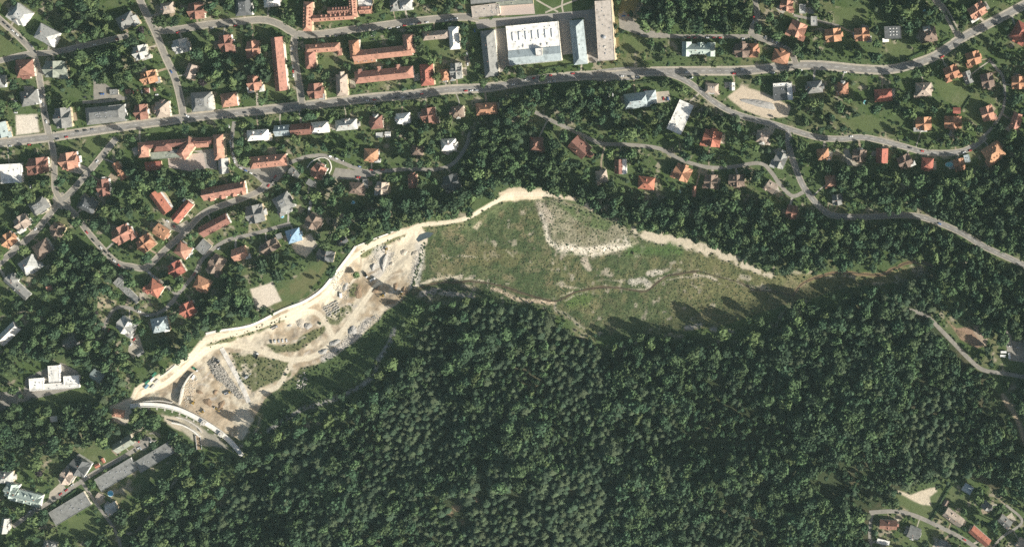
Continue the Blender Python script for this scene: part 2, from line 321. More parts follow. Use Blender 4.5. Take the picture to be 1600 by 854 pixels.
# river bed: reddish mud
MUD = (.105, .080, .050)
RIVER = [(645,462),(668,446),(710,440),(748,440),(782,446),(820,458),(859,470),(878,467),(898,456),(923,451),(962,449),(1006,455),(1024,444),(1041,431),(1060,428),(1090,423)]
RIVER2 = [(1239,462),(1246,452),(1256,442),(1285,430),(1327,426),(1373,429),(1400,418),(1421,410),(1445,412),(1466,424),(1476,436)]
paint_line(RIVER, 3.2, MUD, 1.3, .6, z=5); paint_line(RIVER2, 5.0, (.165, .112, .066), 1.4, .5, z=5)
paint_line([(1155,440),(1180,452),(1215,455),(1239,462)], 3, MUD, 1.2, .5, amt=.7)
for q_, w_ in (([(875,463),(905,450),(940,446),(985,452),(1010,451)], 1.8), ([(1012,450),(1030,436),(1050,427),(1092,419)], 1.8), ([(884,470),(902,459),(930,454)], 1.4), ([(935,440),(950,437),(972,440)], 2), ([(1040,438),(1062,433),(1085,434)], 2), ([(1120,430),(1140,437),(1160,447)], 2), ([(1100,424),(1125,428)], 1.6),
               ([(690,405),(720,400),(760,404)], 1.5), ([(1244,456),(1252,446),(1262,441)], 2), ([(1290,436),(1330,432)], 2), ([(700,434),(740,436),(776,442)], 1.6), ([(1175,452),(1205,451)], 1.6), ([(790,390),(800,398)], 2), ([(862,400),(866,410)], 2.5), ([(905,437),(925,433),(950,428)], 1.6)):
    paint_line(q_, w_, (.42, .37, .28), 1.2, 1.1, amt=.75, t=sstep(.36, .54, n3 * .5 + n6 * .5))
# tracks
for t_, w_ in TRACKS: paint_line(t_, w_, (.57, .50, .375), 1.2, .3, z=4)
for t_, w_ in TRACKS[:4]: paint_line(t_, w_ * .35, (.50, .435, .325), .8, .3, amt=.6)
LAWNS = [[(414,472),(450,442),(498,408),(516,410),(500,436),(470,466),(436,486)], [(1460,125),(1500,128),(1520,150),(1500,174),(1470,150)], [(1514,150),(1556,155),(1560,176),(1536,202),(1506,180)], [(1300,12),(1356,10),(1356,40),(1305,38)], [(1384,68),(1422,70),(1428,88),(1388,92)],
         [(104,806),(146,802),(150,832),(112,838)], [(120,700),(176,698),(184,712),(146,738),(132,726)], [(1308,185),(1360,180),(1390,190),(1396,206),(1340,206)], [(1400,775),(1470,760),(1480,785),(1455,812),(1415,795)], [(0,55),(26,72),(40,82),(0,92)], [(415,140),(450,135),(456,152),(420,158)],
         [(480,100),(520,88),(524,108),(500,112)], [(840,96),(896,90),(896,102),(842,106)], [(975,55),(1016,60),(1010,78),(976,84)], [(668,60),(698,58),(700,74),(672,78)], [(60,615),(140,606),(150,622),(60,628)], [(140,205),(178,205),(150,240),(128,246)], [(500,240),(545,258),(540,268),(516,270),(512,252)], [(1415,820),(1450,812),(1460,830),(1440,850),(1410,850)]]
for q in LAWNS: paint_poly(q, (.090, .115, .046), 1.5, .3, amt=.85)
paint_poly(LAWNS[0], (.135, .130, .062), 1.5, .3, t=sstep(.4, .65, n6), amt=.7)
# bare lots and yards in the town
for q, col in [([(24,180),(58,178),(62,206),(26,212)], (.56,.50,.41)), ([(391,452),(425,440),(440,470),(402,484)], (.54,.475,.385)), ([(455,382),(485,365),(496,382),(478,402),(462,395)], (.46,.40,.31)),
               ([(1138,152),(1160,134),(1195,146),(1236,166),(1230,182),(1200,185),(1160,172)], (.47,.39,.29)), ([(1396,764),(1410,768),(1424,772),(1446,764),(1462,760),(1464,768),(1452,776),(1454,790),(1436,786),(1420,778)], (.50,.43,.32)),
               ([(1480,500),(1494,512),(1516,510),(1542,540),(1525,545),(1500,528)], (.26,.175,.12)), ([(965,24),(972,0),(1000,-5),(992,16)], (.20,.17,.075)), ([(945,60),(965,30),(968,90),(955,100)], (.19,.15,.07)),
               ([(172,634),(200,622),(205,648),(196,664),(178,660)], (.50,.43,.33)), ([(150,462),(182,470),(178,482),(140,480)], (.35,.30,.20)), ([(198,680),(230,660),(245,662),(205,692)], (.30,.27,.20)), ([(258,648),(278,652),(284,675),(270,668),(255,655)], (.45,.39,.30)),
               ([(1520,500),(1545,520),(1540,545),(1522,520)], (.33,.26,.19)), ([(15,630),(30,605),(40,620),(22,640)], (.42,.37,.29)), ([(1190,205),(1200,195),(1212,200),(1205,212)], (.42,.37,.29)), ([(1485,200),(1495,200),(1495,215),(1482,212)], (.40,.37,.32))]:
    paint_poly(q, col, 1.5, .35)
paint_line([(1568,618),(1582,640),(1594,668),(1602,690)], 8, (.34, .27, .19), 2, .6)
paint_line([(1310,606),(1335,596),(1365,590)], 4, (.16, .14, .09), 2, .6)
for x, y, r_ in [(712,790,9),(742,780,7),(718,815,6),(700,800,7)]: paint_line([(x, y), (x + 4, y + 1)], r_, (.30, .22, .14), 3, 1, amt=.8)
c = np.clip(c * (1 + (rng.random((NY, NX, 1)) - .5) * np.where(zone == 2, .55, .22)[..., None]), 0, 1)
ground_town = ground_material('turf_and_soil', 0.9, .4, .30); ground_meadow = ground_material('meadow_sward', 0.55, .9, .50); ground_sand = ground_material('sandy_gravel', 0.7, .35, .18)
verts_all = np.stack([WX, WY, HG], -1).reshape(-1, 3); cols_all = np.concatenate([c, np.ones((NY, NX, 1))], -1).reshape(-1, 4)
idx = np.arange(NY * NX).reshape(NY, NX)
quads = np.stack([idx[1:, :-1], idx[1:, 1:], idx[:-1, 1:], idx[:-1, :-1]], -1).reshape(-1, 4)
zq = zone[:-1, :-1].reshape(-1)
def sheet(name, sel, mat, smooth=True):
    q = quads[sel]; used, inv = np.unique(q.ravel(), return_inverse=True)
    me = bpy.data.meshes.new(name); nf = len(q)
    me.vertices.add(len(used)); me.vertices.foreach_set('co', verts_all[used].astype(np.float32).ravel())
    me.loops.add(nf * 4); me.loops.foreach_set('vertex_index', inv.astype(np.int32))
    me.polygons.add(nf); me.polygons.foreach_set('loop_start', np.arange(nf, dtype=np.int32) * 4)
    me.polygons.foreach_set('use_smooth', np.ones(nf, bool))
    at = me.color_attributes.new('soil', 'FLOAT_COLOR', 'POINT'); at.data.foreach_set('color', cols_all[used].astype(np.float32).ravel())
    me.update(calc_edges=True); me.materials.append(mat); o = mesh_obj(name, me); tag(o, kind='structure'); return o
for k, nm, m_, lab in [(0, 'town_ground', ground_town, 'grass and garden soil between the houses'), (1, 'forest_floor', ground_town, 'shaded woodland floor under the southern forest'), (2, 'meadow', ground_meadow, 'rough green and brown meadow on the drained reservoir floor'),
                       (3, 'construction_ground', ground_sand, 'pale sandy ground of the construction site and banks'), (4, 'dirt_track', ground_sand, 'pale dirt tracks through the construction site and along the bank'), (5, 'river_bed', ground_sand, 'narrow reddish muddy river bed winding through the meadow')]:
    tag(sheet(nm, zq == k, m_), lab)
# the country beyond the survey strip, out to the horizon
xs = [-3000, float(WX.min()) + 2, float(WX.max()) - 2, 3000]; ys = [-3000, float(WY.min()) + 2, float(WY.max()) - 2, 3000]
mb = MB()
for i in range(3):
    for j in range(3):
        if i == 1 and j == 1: continue
        mb.face((xs[i], ys[j], -9), (xs[i + 1], ys[j], -9), (xs[i + 1], ys[j + 1], -9), (xs[i], ys[j + 1], -9))
tag(mb.build('terrain', material('far_country', (.07,.09,.035), var=.4, scale=.02)), 'green country around the mapped strip', kind='structure')

# ------------------------------------------------------------------ roads and paved areas
ROADS = [  # name, points, carriageway px, pavement px, material, label
 ('road', [(-60,230),(0,223),(80,214),(170,201),(250,190),(320,181),(400,173),(475,165),(578,153),(640,148),(700,140),(760,137),(820,127),(898,119),(960,117),(1012,112),(1089,111),(1166,110),(1236,103),(1280,102),(1344,108),(1383,109),(1414,104),(1460,88),(1499,62),(1538,41),(1600,8),(1650,-20)], 9.0, 3.0, 0, 'main boulevard crossing the whole town from west to east'),
 ('road', [(1040,114),(1063,122),(1084,134),(1120,162),(1156,180),(1205,193),(1240,204),(1280,215),(1316,217),(1352,215),(1409,228),(1447,238),(1494,238),(1520,229),(1540,213)], 7, 1.4, 0, 'curving road branching south-east off the boulevard'),
 ('road', [(1232,203),(1233,231),(1241,256),(1256,292),(1280,322),(1301,336),(1344,339),(1409,336),(1447,341),(1499,362),(1538,385),(1600,414),(1650,440)], 7.4, 1.2, 0, 'road running down into the eastern wood'),
 ('road', [(836,175),(867,191),(887,200),(912,212),(940,224),(980,226),(1030,232),(1063,249),(1104,261),(1140,261),(1187,255),(1205,269),(1220,290),(1238,306),(1256,300)], 6, 0, 1, 'narrow lane past the villas above the reservoir'),
 ('road', [(214,-30),(219,0),(242,49),(258,88),(273,121),(283,160),(287,188)], 8, 2, 1, 'steep street dropping to the boulevard between villas'),
 ('road', [(246,48),(280,46),(320,39),(370,34),(410,31),(436,38),(464,53),(500,53),(552,46),(640,34),(717,27),(748,29)], 8, 2, 1, 'upper street past the long tiled school and white block'),
 ('road', [(462,52),(459,75),(462,103),(468,135),(472,165)], 8, 2, 1, 'short side street beside the long salmon slab'),
 ('road', [(-40,-5),(0,31),(36,64),(52,85),(62,124),(68,168),(77,213)], 7, 2, 1, 'street along the western villas'),
 ('road', [(78,214),(84,241),(85,270),(86,295),(95,312),(116,334),(144,370),(180,408),(206,416),(229,417),(258,390),(290,362),(320,332),(372,312),(402,300),(416,288)], 6.5, 1.8, 1, 'winding street from the small square round to the tiled terraces'),
 ('road', [(-40,104),(0,95),(41,85),(82,82),(116,75),(160,65),(201,55)], 6, 1.6, 1, 'cross street between the north-western villas'),
 ('road', [(129,160),(165,158),(198,153)], 5, 0, 1, 'short access drive behind the grey apartment block'),
 ('road', [(182,216),(162,240),(144,262),(111,300),(95,313),(82,329),(52,365),(5,406),(-40,445)], 7, 1.8, 1, 'diagonal street through the small square'),
 ('road', [(366,190),(362,225),(370,256),(395,270),(415,287)], 6, 0, 1, 'side street beside the tiled courtyard school'),
 ('road', [(432,268),(450,256),(475,246),(505,243),(530,252),(552,261),(578,268),(640,264),(679,265),(707,256),(727,231),(735,205)], 6, 0, 1, 'lane along the terraced gardens'),
 ('road', [(258,484),(276,462),(304,428),(318,403),(351,377),(397,365),(454,349)], 6, 0, 1, 'lane climbing past the blue-roofed house'),
 ('road', [(226,418),(240,432),(258,445),(275,462),(258,483),(232,492),(203,481),(180,482),(165,505),(160,528)], 5.5, 0, 1, 'looping lane above the dam'),
 ('road', [(20,822),(50,801),(105,766),(147,738),(200,709),(234,684)], 7, 0, 1, 'street past the three long flat grey sheds'),
 ('road', [(129,754),(150,785),(181,830),(190,862)], 5, 0, 1, 'side lane running south past the small white house'),
 ('road', [(1420,484),(1447,493),(1478,523),(1517,563),(1538,578),(1570,583),(1610,590)], 6.5, 0, 1, 'asphalt forest road on the eastern slope'),
 ('road', [(1358,800),(1398,798),(1427,804),(1464,820),(1503,840),(1535,862)], 6.5, 0, 1, 'curving road in the south-eastern corner'),
 ('road', [(1363,800),(1359,829),(1362,870)], 5, 0, 1, 'short road stub beside the brown-roofed house'),
 ('road', [(1572,788),(1597,814),(1566,838),(1545,862)], 4, 0, 1, 'access lane behind the small grey houses'),
 ('road', [(1454,-20),(1462,0),(1476,17),(1499,58)], 7, 2, 1, 'north street joining the boulevard at the fork'),
 ('road', [(1176,-20),(1180,6),(1183,26),(1174,52),(1200,64),(1233,80),(1244,100)], 7, 1.2, 1, 'street curving past the parked cars to the boulevard'),
 ('road', [(973,20),(1000,44),(1030,54),(1063,57),(1120,57),(1172,57)], 6.5, 0, 1, 'parking lane under the northern park'),
 ('road', [(1240,24),(1280,33),(1311,41)], 4, 0, 1, 'short driveway between northern gardens'),
 ('road', [(1545,92),(1556,106),(1568,124),(1568,168),(1551,198),(1527,222)], 4.5, 0, 1, 'narrow access lane between the eastern gardens'),
 ('road', [(482,300),(486,318),(480,338)], 4, 0, 1, 'short garden drive with parked cars'),
]
def mask_of(pts, width, arr=None):
    return line_d(pts, width + 4) < width / 2
SM = [smooth_line(r[1]) for r in ROADS]
road_d = [line_d(p, 24) for p in SM]
ROADMASK = np.zeros((NY, NX), bool)
for d_, r in zip(road_d, ROADS): ROADMASK |= d_ < r[2] / 2
def samp(arr, px, py):
    i = min(max(int(round((px - X0) / STEP)), 0), NX - 1); j = min(max(int(round((py - Y0) / STEP)), 0), NY - 1); return arr[j, i]
def normals2(p):
    t = np.gradient(p, axis=0); t /= np.linalg.norm(t, axis=1)[:, None] + 1e-9; return np.stack([-t[:, 1], t[:, 0]], 1)
def ribbon(p, off0, off1, dz, thick=0.0, keep=None, cols=3):
    """strip of ground-following quads between two side offsets (pixels)"""
    nn = normals2(p); mb = MB(); rows = []
    for k in range(len(p)):
        row = []
        for j in range(cols + 1):
            o = off0 + (off1 - off0) * j / cols; q = p[k] + nn[k] * o; row.append(g(q[0], q[1], dz))
        rows.append(row)
    flat = [v for r_ in rows for v in r_]; n = cols + 1; f = []
    for k in range(len(p) - 1):
        if keep is not None and not keep[k]: continue
        for j in range(cols): f.append((k * n + j, k * n + j + 1, (k + 1) * n + j + 1, (k + 1) * n + j))
        if thick:
            for j in (0, cols):
                a, b = flat[k * n + j], flat[(k + 1) * n + j]; i0 = len(flat)
                flat += [a - Vector((0, 0, thick)), b - Vector((0, 0, thick))]; f.append((k * n + j, (k + 1) * n + j, i0 + 1, i0))
    return mb.add(flat, f)
ROADOBJ = []
for i, (nm, pts, cw, pw, mi, lab) in enumerate(ROADS):
    p = SM[i]; wv = 1 + 0.03 * np.sin(np.arange(len(p)) * .35 + i)
    o = ribbon(p, -cw / 2, cw / 2, 0.10 + 0.006 * i).build(nm, M_ASPH if mi == 0 else M_ASPH2); tag(o, lab, kind='structure'); ROADOBJ.append(o)
    if i < 3:
        keep = [(k % 4) < 2 for k in range(len(p))]
        ribbon(p, -.11, .11, 0.10 + 0.006 * i + .012, keep=keep, cols=1).build('centre_line', M_LINE, o)
    if pw:
        for sgn in (-1, 1):
            nn = normals2(p); keep = []
            for k in range(len(p)):
                q = p[k] + nn[k] * sgn * (cw / 2 + pw / 2); q2 = p[k] + nn[k] * sgn * (cw / 2 + .4); ok = True
                for m_ in range(len(ROADS)):
                    if m_ != i and min(samp(road_d[m_], q[0], q[1]), samp(road_d[m_], q2[0], q2[1])) < ROADS[m_][2] / 2 + .6: ok = False
                keep.append(ok)
            side = 'north' if sgn < 0 else 'south'
            a, b = sgn * (cw / 2 + .03), sgn * (cw / 2 + pw)
            if not any(keep): continue
            o = ribbon(p, min(a, b), max(a, b), 0.22 + .003 * i, .14, keep, 2).build('pavement', M_PAVE); tag(o, 'pale pavement on one edge of the ' + lab, kind='structure')
def flat_poly(name, poly, dz, mat, lab, cell=5.0):
    bm = bmesh.new(); vs = [bm.verts.new((x, y, 0)) for x, y in poly]; f = bm.faces.new(vs)
    xs_ = [q[0] for q in poly]; ys_ = [q[1] for q in poly]
    for ax, lo, hi in ((0, min(xs_), max(xs_)), (1, min(ys_), max(ys_))):
        t = lo + cell
        while t < hi:
            co = (t, 0, 0) if ax == 0 else (0, t, 0); no = (1, 0, 0) if ax == 0 else (0, 1, 0)
            bmesh.ops.bisect_plane(bm, geom=bm.verts[:] + bm.edges[:] + bm.faces[:], plane_co=co, plane_no=no); t += cell
    for v in bm.verts: v.co = g(v.co.x, v.co.y, dz)
    bmesh.ops.recalc_face_normals(bm, faces=bm.faces[:])
    me = bpy.data.meshes.new(name); bm.to_mesh(me); bm.free(); me.materials.append(mat)
    if me.polygons[0].normal.z < 0: me.flip_normals()
    return tag(mesh_obj(name, me), lab, kind='structure')
M_SETT = material('setts', (.30,.275,.245), .9, .25, .9); M_TERR = material('terrace_paving', (.44,.36,.31), .9, .18, .8)
PAVED = [('plaza', [(742,31),(800,27),(905,17),(934,14),(938,98),(917,98),(913,28),(790,40),(746,46)], M_SETT, 'grey paved plaza north of the white-roofed hall'),
 ('courtyard', [(770,46),(795,43),(801,103),(777,116)], M_SETT, 'dark paved yard between grey wing and white-roofed hall'),
 ('courtyard', [(872,32),(893,30),(896,84),(879,86)], M_SETT, 'paved yard between white-roofed hall and blue-grey wing'),
 ('car_park', [(966,20),(985,30),(1008,46),(1040,53),(1040,60),(1010,59),(990,52),(968,44)], M_ASPH2, 'pale car park under the northern park'),
 ('service_yard', [(926,110),(962,106),(985,104),(1005,108),(998,124),(940,128),(926,126)], M_ASPH, 'dark asphalt yard south of the tall tan slab'),
 ('square', [(84,302),(96,300),(109,303),(111,318),(98,327),(86,325),(82,312)], M_ASPH2, 'small asphalt square where three streets meet'),
 ('forecourt', [(385,262),(440,257),(452,262),(432,286),(416,298),(404,278)], M_ASPH2, 'asphalt forecourt below the long tiled terrace'),
 ('forecourt', [(524,262),(556,266),(600,270),(560,281),(518,279)], M_ASPH2, 'widened asphalt lane by the parked red cars'),
 ('forecourt', [(204,694),(240,672),(254,680),(224,704)], M_ASPH2, 'asphalt forecourt at the end of the garage street'),
 ('courtyard', [(40,590),(64,578),(95,566),(122,580),(126,604),(34,628)], M_ASPH2, 'grey yard around the white kindergarten'),
 ('car_park', [(0,612),(32,612),(24,632),(0,642)], M_ASPH2, 'small car park west of the white kindergarten'),
 ('car_park', [(146,122),(166,132),(194,152),(146,156)], M_ASPH2, 'asphalt yard behind the grey apartment block'),
 ('terrace', [(776,10),(834,6),(836,22),(777,25)], M_TERR, 'pink paved terrace beside the round-ended pavilion'),
 ('terrace', [(262,245),(318,238),(325,262),(300,268),(264,262)], M_TERR, 'tan paved court south of the tiled courtyard school'),
 ('courtyard', [(300,236),(336,232),(340,266),(322,262),(318,240)], M_SETT, 'shaded inner court of the tiled school'),
 ('forecourt', [(116,252),(138,262),(126,272),(106,268)], M_PAVE, 'pale paved drive beside the cream cross-gabled villa'),
 ('forecourt', [(1010,145),(1045,142),(1048,158),(1024,162)], M_PAVE, 'pale drive beside the long white-blue villa'),
 ('forecourt', [(252,340),(276,352),(292,344),(300,352),(286,366),(262,356)], M_PAVE, 'pale yard below the two red terraces'),
 ('forecourt', [(1316,232),(1324,258),(1350,264),(1352,258),(1332,250),(1326,232)], M_PAVE, 'pale drive curling round the brown cottage'),
 ('forecourt', [(203,530),(216,520),(224,545),(208,560),(200,548)], M_PAVE, 'pale yard among garages below the looping lane'),
 ('yard', [(1569,508),(1576,518),(1582,532),(1602,536),(1602,566),(1576,562),(1572,538)], M_ASPH2, 'pale yard around the caravans at the east edge'),
 ('forecourt', [(78,768),(96,752),(104,764),(74,788)], M_PAVE, 'pale forecourt beside the mint-roofed house')]
PAVEMASK = np.zeros((NY, NX), bool)
for i, (nm, q, m_, lab) in enumerate(PAVED):
    flat_poly(nm, q, 0.05 + .004 * (i % 8), m_, lab); PAVEMASK |= poly_sd(q, 6) > 0
tag(ribbon(smooth_line([(183,834),(210,830),(234,806),(252,787),(278,745),(306,726)]), -2, 2, .06).build('gravel_path', material('path_gravel', (.38,.33,.26), var=.2)), 'gravel footpath through the south-western wood', kind='structure')
tag(ribbon(smooth_line([(346,543),(362,572),(376,598),(389,628)]), -3.6, 3.6, .35, .4).build('concrete_channel', M_CONC), 'straight pale concrete apron beside the stone pile', kind='structure')
for q_, lb in (([(838,0),(852,8),(872,19)], 'falling to the plaza'), ([(906,-2),(880,8),(852,20)], 'crossing the formal garden'), ([(880,-4),(878,8),(880,20)], 'down the middle of the formal garden')):
    tag(ribbon(smooth_line(q_), -1.3, 1.3, .07 + .01 * len(lb) / 40).build('garden_path', M_PAVE), 'pale path ' + lb, kind='structure')
M_STREAM = material('stream_water', (.060,.046,.030), .2, .3, spec=.5)
for q_, lb in ((RIVER[1:], 'shallow brown stream winding through the middle of the meadow'), (RIVER2, 'shallow brown stream along the eastern tip of the meadow'), ([(1090,423),(1125,433),(1155,441),(1180,452),(1215,456),(1239,462)], 'thin brown stream linking the two muddy bends')):
    tag(ribbon(smooth_line(q_), -.65, .65, .16, cols=1).build('stream', M_STREAM), lb, kind='structure')
M_WATER = material('still_water', (.055,.07,.075), .12, .2, spec=.5)
tag(flat_poly('pond', [(650,374),(656,366),(668,362),(678,364),(672,370),(662,374),(654,378)], .12, M_WATER, 'grey-blue puddle beside the bend of the dirt track', 3), kind='structure')
# ------------------------------------------------------------------ buildings
ROOFWORD = dict(hip='hip-roofed', gable='gabled', cross='cross-gabled', pyr='pyramid-roofed', mans='flat-topped', flat='flat-roofed', lean='lean-to')
COLWORD = dict(pale='pale grey', slate='blue-grey')
def roof_solid(mb, kind, w, d, ov, he, rise, ox=0, oy=0, rot=0.0):
    """closed roof body on eaves at he, ridge along the longer side"""
    a, b = w / 2 + ov, d / 2 + ov; c_, s_ = math.cos(rot), math.sin(rot)
    def P(x, y, z): return (ox + x * c_ - y * s_, oy + x * s_ + y * c_, z)
    sw_ = b > a
    if sw_ and kind in ('hip', 'gable'):
        a, b = b, a; P0 = P
        def P(x, y, z): return P0(-y, x, z)
    e = [P(-a, -b, he), P(a, -b, he), P(a, b, he), P(-a, b, he)]; lo = [P(-a, -b, he - .25), P(a, -b, he - .25), P(a, b, he - .25), P(-a, b, he - .25)]
    mb.face(lo[3], lo[2], lo[1], lo[0])
    for k in range(4): mb.face(lo[k], lo[(k + 1) % 4], e[(k + 1) % 4], e[k])
    t = he + rise
    if kind == 'hip':
        r = max(a - b * .92, .35); p, q = P(-r, 0, t), P(r, 0, t)
        mb.face(e[0], e[1], q, p); mb.face(e[1], e[2], q); mb.face(e[2], e[3], p, q); mb.face(e[3], e[0], p)
    elif kind == 'gable':
        p, q = P(-a, 0, t), P(a, 0, t); mb.face(e[0], e[1], q, p); mb.face(e[1], e[2], q); mb.face(e[2], e[3], p, q); mb.face(e[3], e[0], p)
    elif kind == 'pyr':
        p = P(0, 0, t)
        for k in range(4): mb.face(e[k], e[(k + 1) % 4], p)
    elif kind == 'mans':
        i_ = .30 * min(a, b) * 2; u = [P(-a + i_, -b + i_, t), P(a - i_, -b + i_, t), P(a - i_, b - i_, t), P(-a + i_, b - i_, t)]
        for k in range(4): mb.face(e[k], e[(k + 1) % 4], u[(k + 1) % 4], u[k])
        mb.face(*u)
    elif kind == 'lean':
        p, q = P(-a, b, t), P(a, b, t); mb.face(e[0], e[1], q, p); mb.face(e[1], e[2], q); mb.face(e[2], e[3], p, q); mb.face(e[3], e[0], p)
    else:                                                       # flat with a raised parapet rim
        h = .45; i_ = .45
        o_ = [P(-a, -b, he + h), P(a, -b, he + h), P(a, b, he + h), P(-a, b, he + h)]; n_ = [P(-a + i_, -b + i_, he + h), P(a - i_, -b + i_, he + h), P(a - i_, b - i_, he + h), P(-a + i_, b - i_, he + h)]
        f_ = [P(-a + i_, -b + i_, he + .1), P(a - i_, -b + i_, he + .1), P(a - i_, b - i_, he + .1), P(-a + i_, b - i_, he + .1)]
        for k in range(4):
            j = (k + 1) % 4; mb.face(e[k], e[j], o_[j], o_[k]); mb.face(o_[k], o_[j], n_[j], n_[k]); mb.face(n_[k], n_[j], f_[j], f_[k])
        mb.face(*f_)
ME = {}
def shared(name, fn, mat):
    if name not in ME:
        mb = MB(); fn(mb); ME[name] = mb.mesh(name); ME[name].materials.append(mat)
    return ME[name]
def chim(mb): mb.box(0, 0, -1.6, .9, .7, 2.8); mb.box(0, 0, 1.2, 1.1, .9, .18); mb.box(0, 0, 1.38, .45, .35, .35)
def windw(mb): mb.box(0, 0, 0, 1.2, .12, 1.5)
def dormer_mesh(c): 
    def f(mb): 
        mb.box(0, 0, -1.2, 1.9, 2.4, 2.0); v = [(-1.1,-1.5,.8),(1.1,-1.5,.8),(1.1,1.4,.8),(-1.1,1.4,.8),(0,-1.5,1.7),(0,1.4,1.7)]
        mb.add(v, [(3,2,1,0),(0,1,4),(2,3,5),(1,2,5,4),(3,0,4,5)])
    return shared('dormer_' + c, f, roof_mat(c))
def skyl(mb): mb.box(0, 0, 0, .9, 1.3, .16)
HOUSES = []; HMASK = np.full((NY, NX), -40.0); FOOT = []
def stamp(px, py, w, d, ang):
    a = R(ang); c_, s_ = math.cos(a), math.sin(a); r = (w + d)
    wn = window(px - r, py - r, px + r, py + r, 4); x, y = GX[wn] - px, GY[wn] - py
    u = np.abs(x * c_ + y * s_) - w / 2; v = np.abs(-x * s_ + y * c_) - d / 2
    sd = -(np.hypot(np.maximum(u, 0), np.maximum(v, 0)) + np.minimum(np.maximum(u, v), 0)); HMASK[wn] = np.maximum(HMASK[wn], sd)
def B(kind, px, py, w, d, ang, roof, col, where, eave=7.4, wings=(), rise=None, wall=None, dorm=None, chimneys=None, wins=True, cat='house', ov=.55, group=None):
    rnd = random.Random(int(px * 31 + py * 77)); z0 = Hpx(px, py); X, Y = mp(px, py, z0 + eave)
    root = empty(kind, (X, Y, z0), -R(ang))
    small = max(w, d) < 13
    lab = f"{COLWORD.get(col, col)} {ROOFWORD[roof]} {kind.replace('_', ' ')} {where}"
    tag(root, lab, cat, group or ('small sheds and garages' if small else 'houses of the town'))
    wm = wall if wall is not None else rnd.choice(WALLS[:3])
    parts = [(0, 0, w, d, roof, col, eave, 0)] + [tuple(q) + (col, eave, 0)[len(q) - 5:] for q in wings]
    if not wings and kind in ('villa', 'cottage') and roof in ('hip', 'cross', 'pyr', 'mans', 'gable'):
        for q in range(rnd.choice((1, 2, 2))):                     # bays, stair turrets and porches give every villa its own outline
            sx_, sy_ = rnd.choice(((1, 0), (-1, 0), (0, 1), (0, -1), (1, 1), (-1, 1))); bw, bd = w * rnd.uniform(.32, .5), d * rnd.uniform(.32, .5)
            parts.append((sx_ * (w * .5 - bw * .22), sy_ * (d * .5 - bd * .22), bw, bd, rnd.choice(('hip', 'gable', 'pyr', 'flat')), col if rnd.random() < .8 else 'pale', eave - rnd.choice((.6, 1.2, 3.0, -.5)), 0))
    k = S * (1 - (z0 + eave) / CAM.z)
    stamp(px, py, w, d, ang)
    for n, (dx, dy, pw_, pd_, rf, cl, ev, ra) in enumerate(parts):
        W, D = pw_ * k, pd_ * k; ox, oy = dx * k, -dy * k; rot = -R(ra); ovr = ov if rf != 'flat' else .12
        W2, D2 = max(W - 2 * ovr, 1.2), max(D - 2 * ovr, 1.2)
        if n:
            ca_, sa_ = math.cos(R(ang)), math.sin(R(ang)); stamp(px + dx * ca_ - dy * sa_, py + dx * sa_ + dy * ca_, pw_, pd_, ang + ra)
        ev = ev - .04 * n
        mb = MB(); mb.box(ox, oy, -2.5, W2, D2, ev + 2.5 - .02, rot); wo = mb.build('wall', wm, root)
        rs = rise if rise is not None else min(W, D) * (.52 if not small else .28); mr = MB()
        if rf == 'cross':
            roof_solid(mr, 'gable', W2, D2 * .62, ovr, ev, rs * .9, ox, oy, rot); mr2 = .58
            roof_solid(mr, 'gable', W2 * mr2, D2, ovr, ev + .01, rs * .86, ox + (W2 * .04), oy, rot)
            roof_solid(mr, 'hip', W2 * .99, D2 * .99, ovr * .9, ev - .05, rs * .62, ox, oy, rot)
        else: roof_solid(mr, rf, W2, D2, ovr, ev, rs * (.55 if rf in ('mans', 'lean') else 1), ox, oy, rot)
        ro = mr.build('roof', roof_mat(cl), root)
        if small: continue
        c_, s_ = math.cos(rot), math.sin(rot)
        def L(x, y): return ox + x * c_ - y * s_, oy + x * s_ + y * c_
        pitched = rf in ('hip', 'gable', 'cross', 'pyr')
        if not pitched:
            for q in range(int(W * D / 130) + 1):
                o = mesh_obj('vent', shared('small_vent', lambda m: (m.box(0, 0, 0, .8, .8, .6), m.box(0, 0, .6, 1.0, 1.0, .12)), M_METAL), ro); o.location = (*L(rnd.uniform(-.4, .4) * W2 * (.55 if rf == 'mans' else 1), rnd.uniform(-.4, .4) * D2 * (.4 if rf == 'mans' else 1)), ev + (.1 if rf == 'flat' else rs * .55)); o.rotation_euler = (0, 0, rot)
        nc = chimneys if chimneys is not None else (max(1, int(max(W, D) / 13)) if pitched else 1)
        for q in range(nc):
            t = (q + .5) / nc - .5 + rnd.uniform(-.12, .12); x, y = (W2 * t * .8, D2 * rnd.choice((-.12, .12))) if W >= D else (W2 * rnd.choice((-.12, .12)), D2 * t * .8)
            o = mesh_obj('chimney' if pitched else 'vent', shared('chimney', chim, M_CHIM) if pitched else shared('vent', lambda m: m.box(0, 0, 0, 1.1, .9, .9), M_METAL), ro)
            o.location = (*L(x, y), ev + (rs * (.75 if rf == 'hip' else .7) if pitched else (.1 if rf == 'flat' else rs * .5))); o.rotation_euler = (0, 0, rot)
        nd = dorm if dorm is not None else (rnd.choice((0, 1, 1, 2)) if pitched and n == 0 else 0)
        if nd and rf in ('hip', 'gable', 'cross'):
            for q in range(nd):
                t = (q + .5) / nd - .5
                for sg in ((1, -1) if dorm is None or dorm > 2 else (1,)):
                    if dorm is None and rnd.random() < .4: continue
                    x, y, rr = (W2 * t * .7, -sg * D2 * .27, 0 if sg > 0 else math.pi) if W >= D else (sg * W2 * .27, D2 * t * .7, math.pi / 2 if sg > 0 else -math.pi / 2)
                    o = mesh_obj('dormer', dormer_mesh(cl), ro); o.location = (*L(x, y), ev + rs * .45); o.rotation_euler = (0, 0, rot + rr)
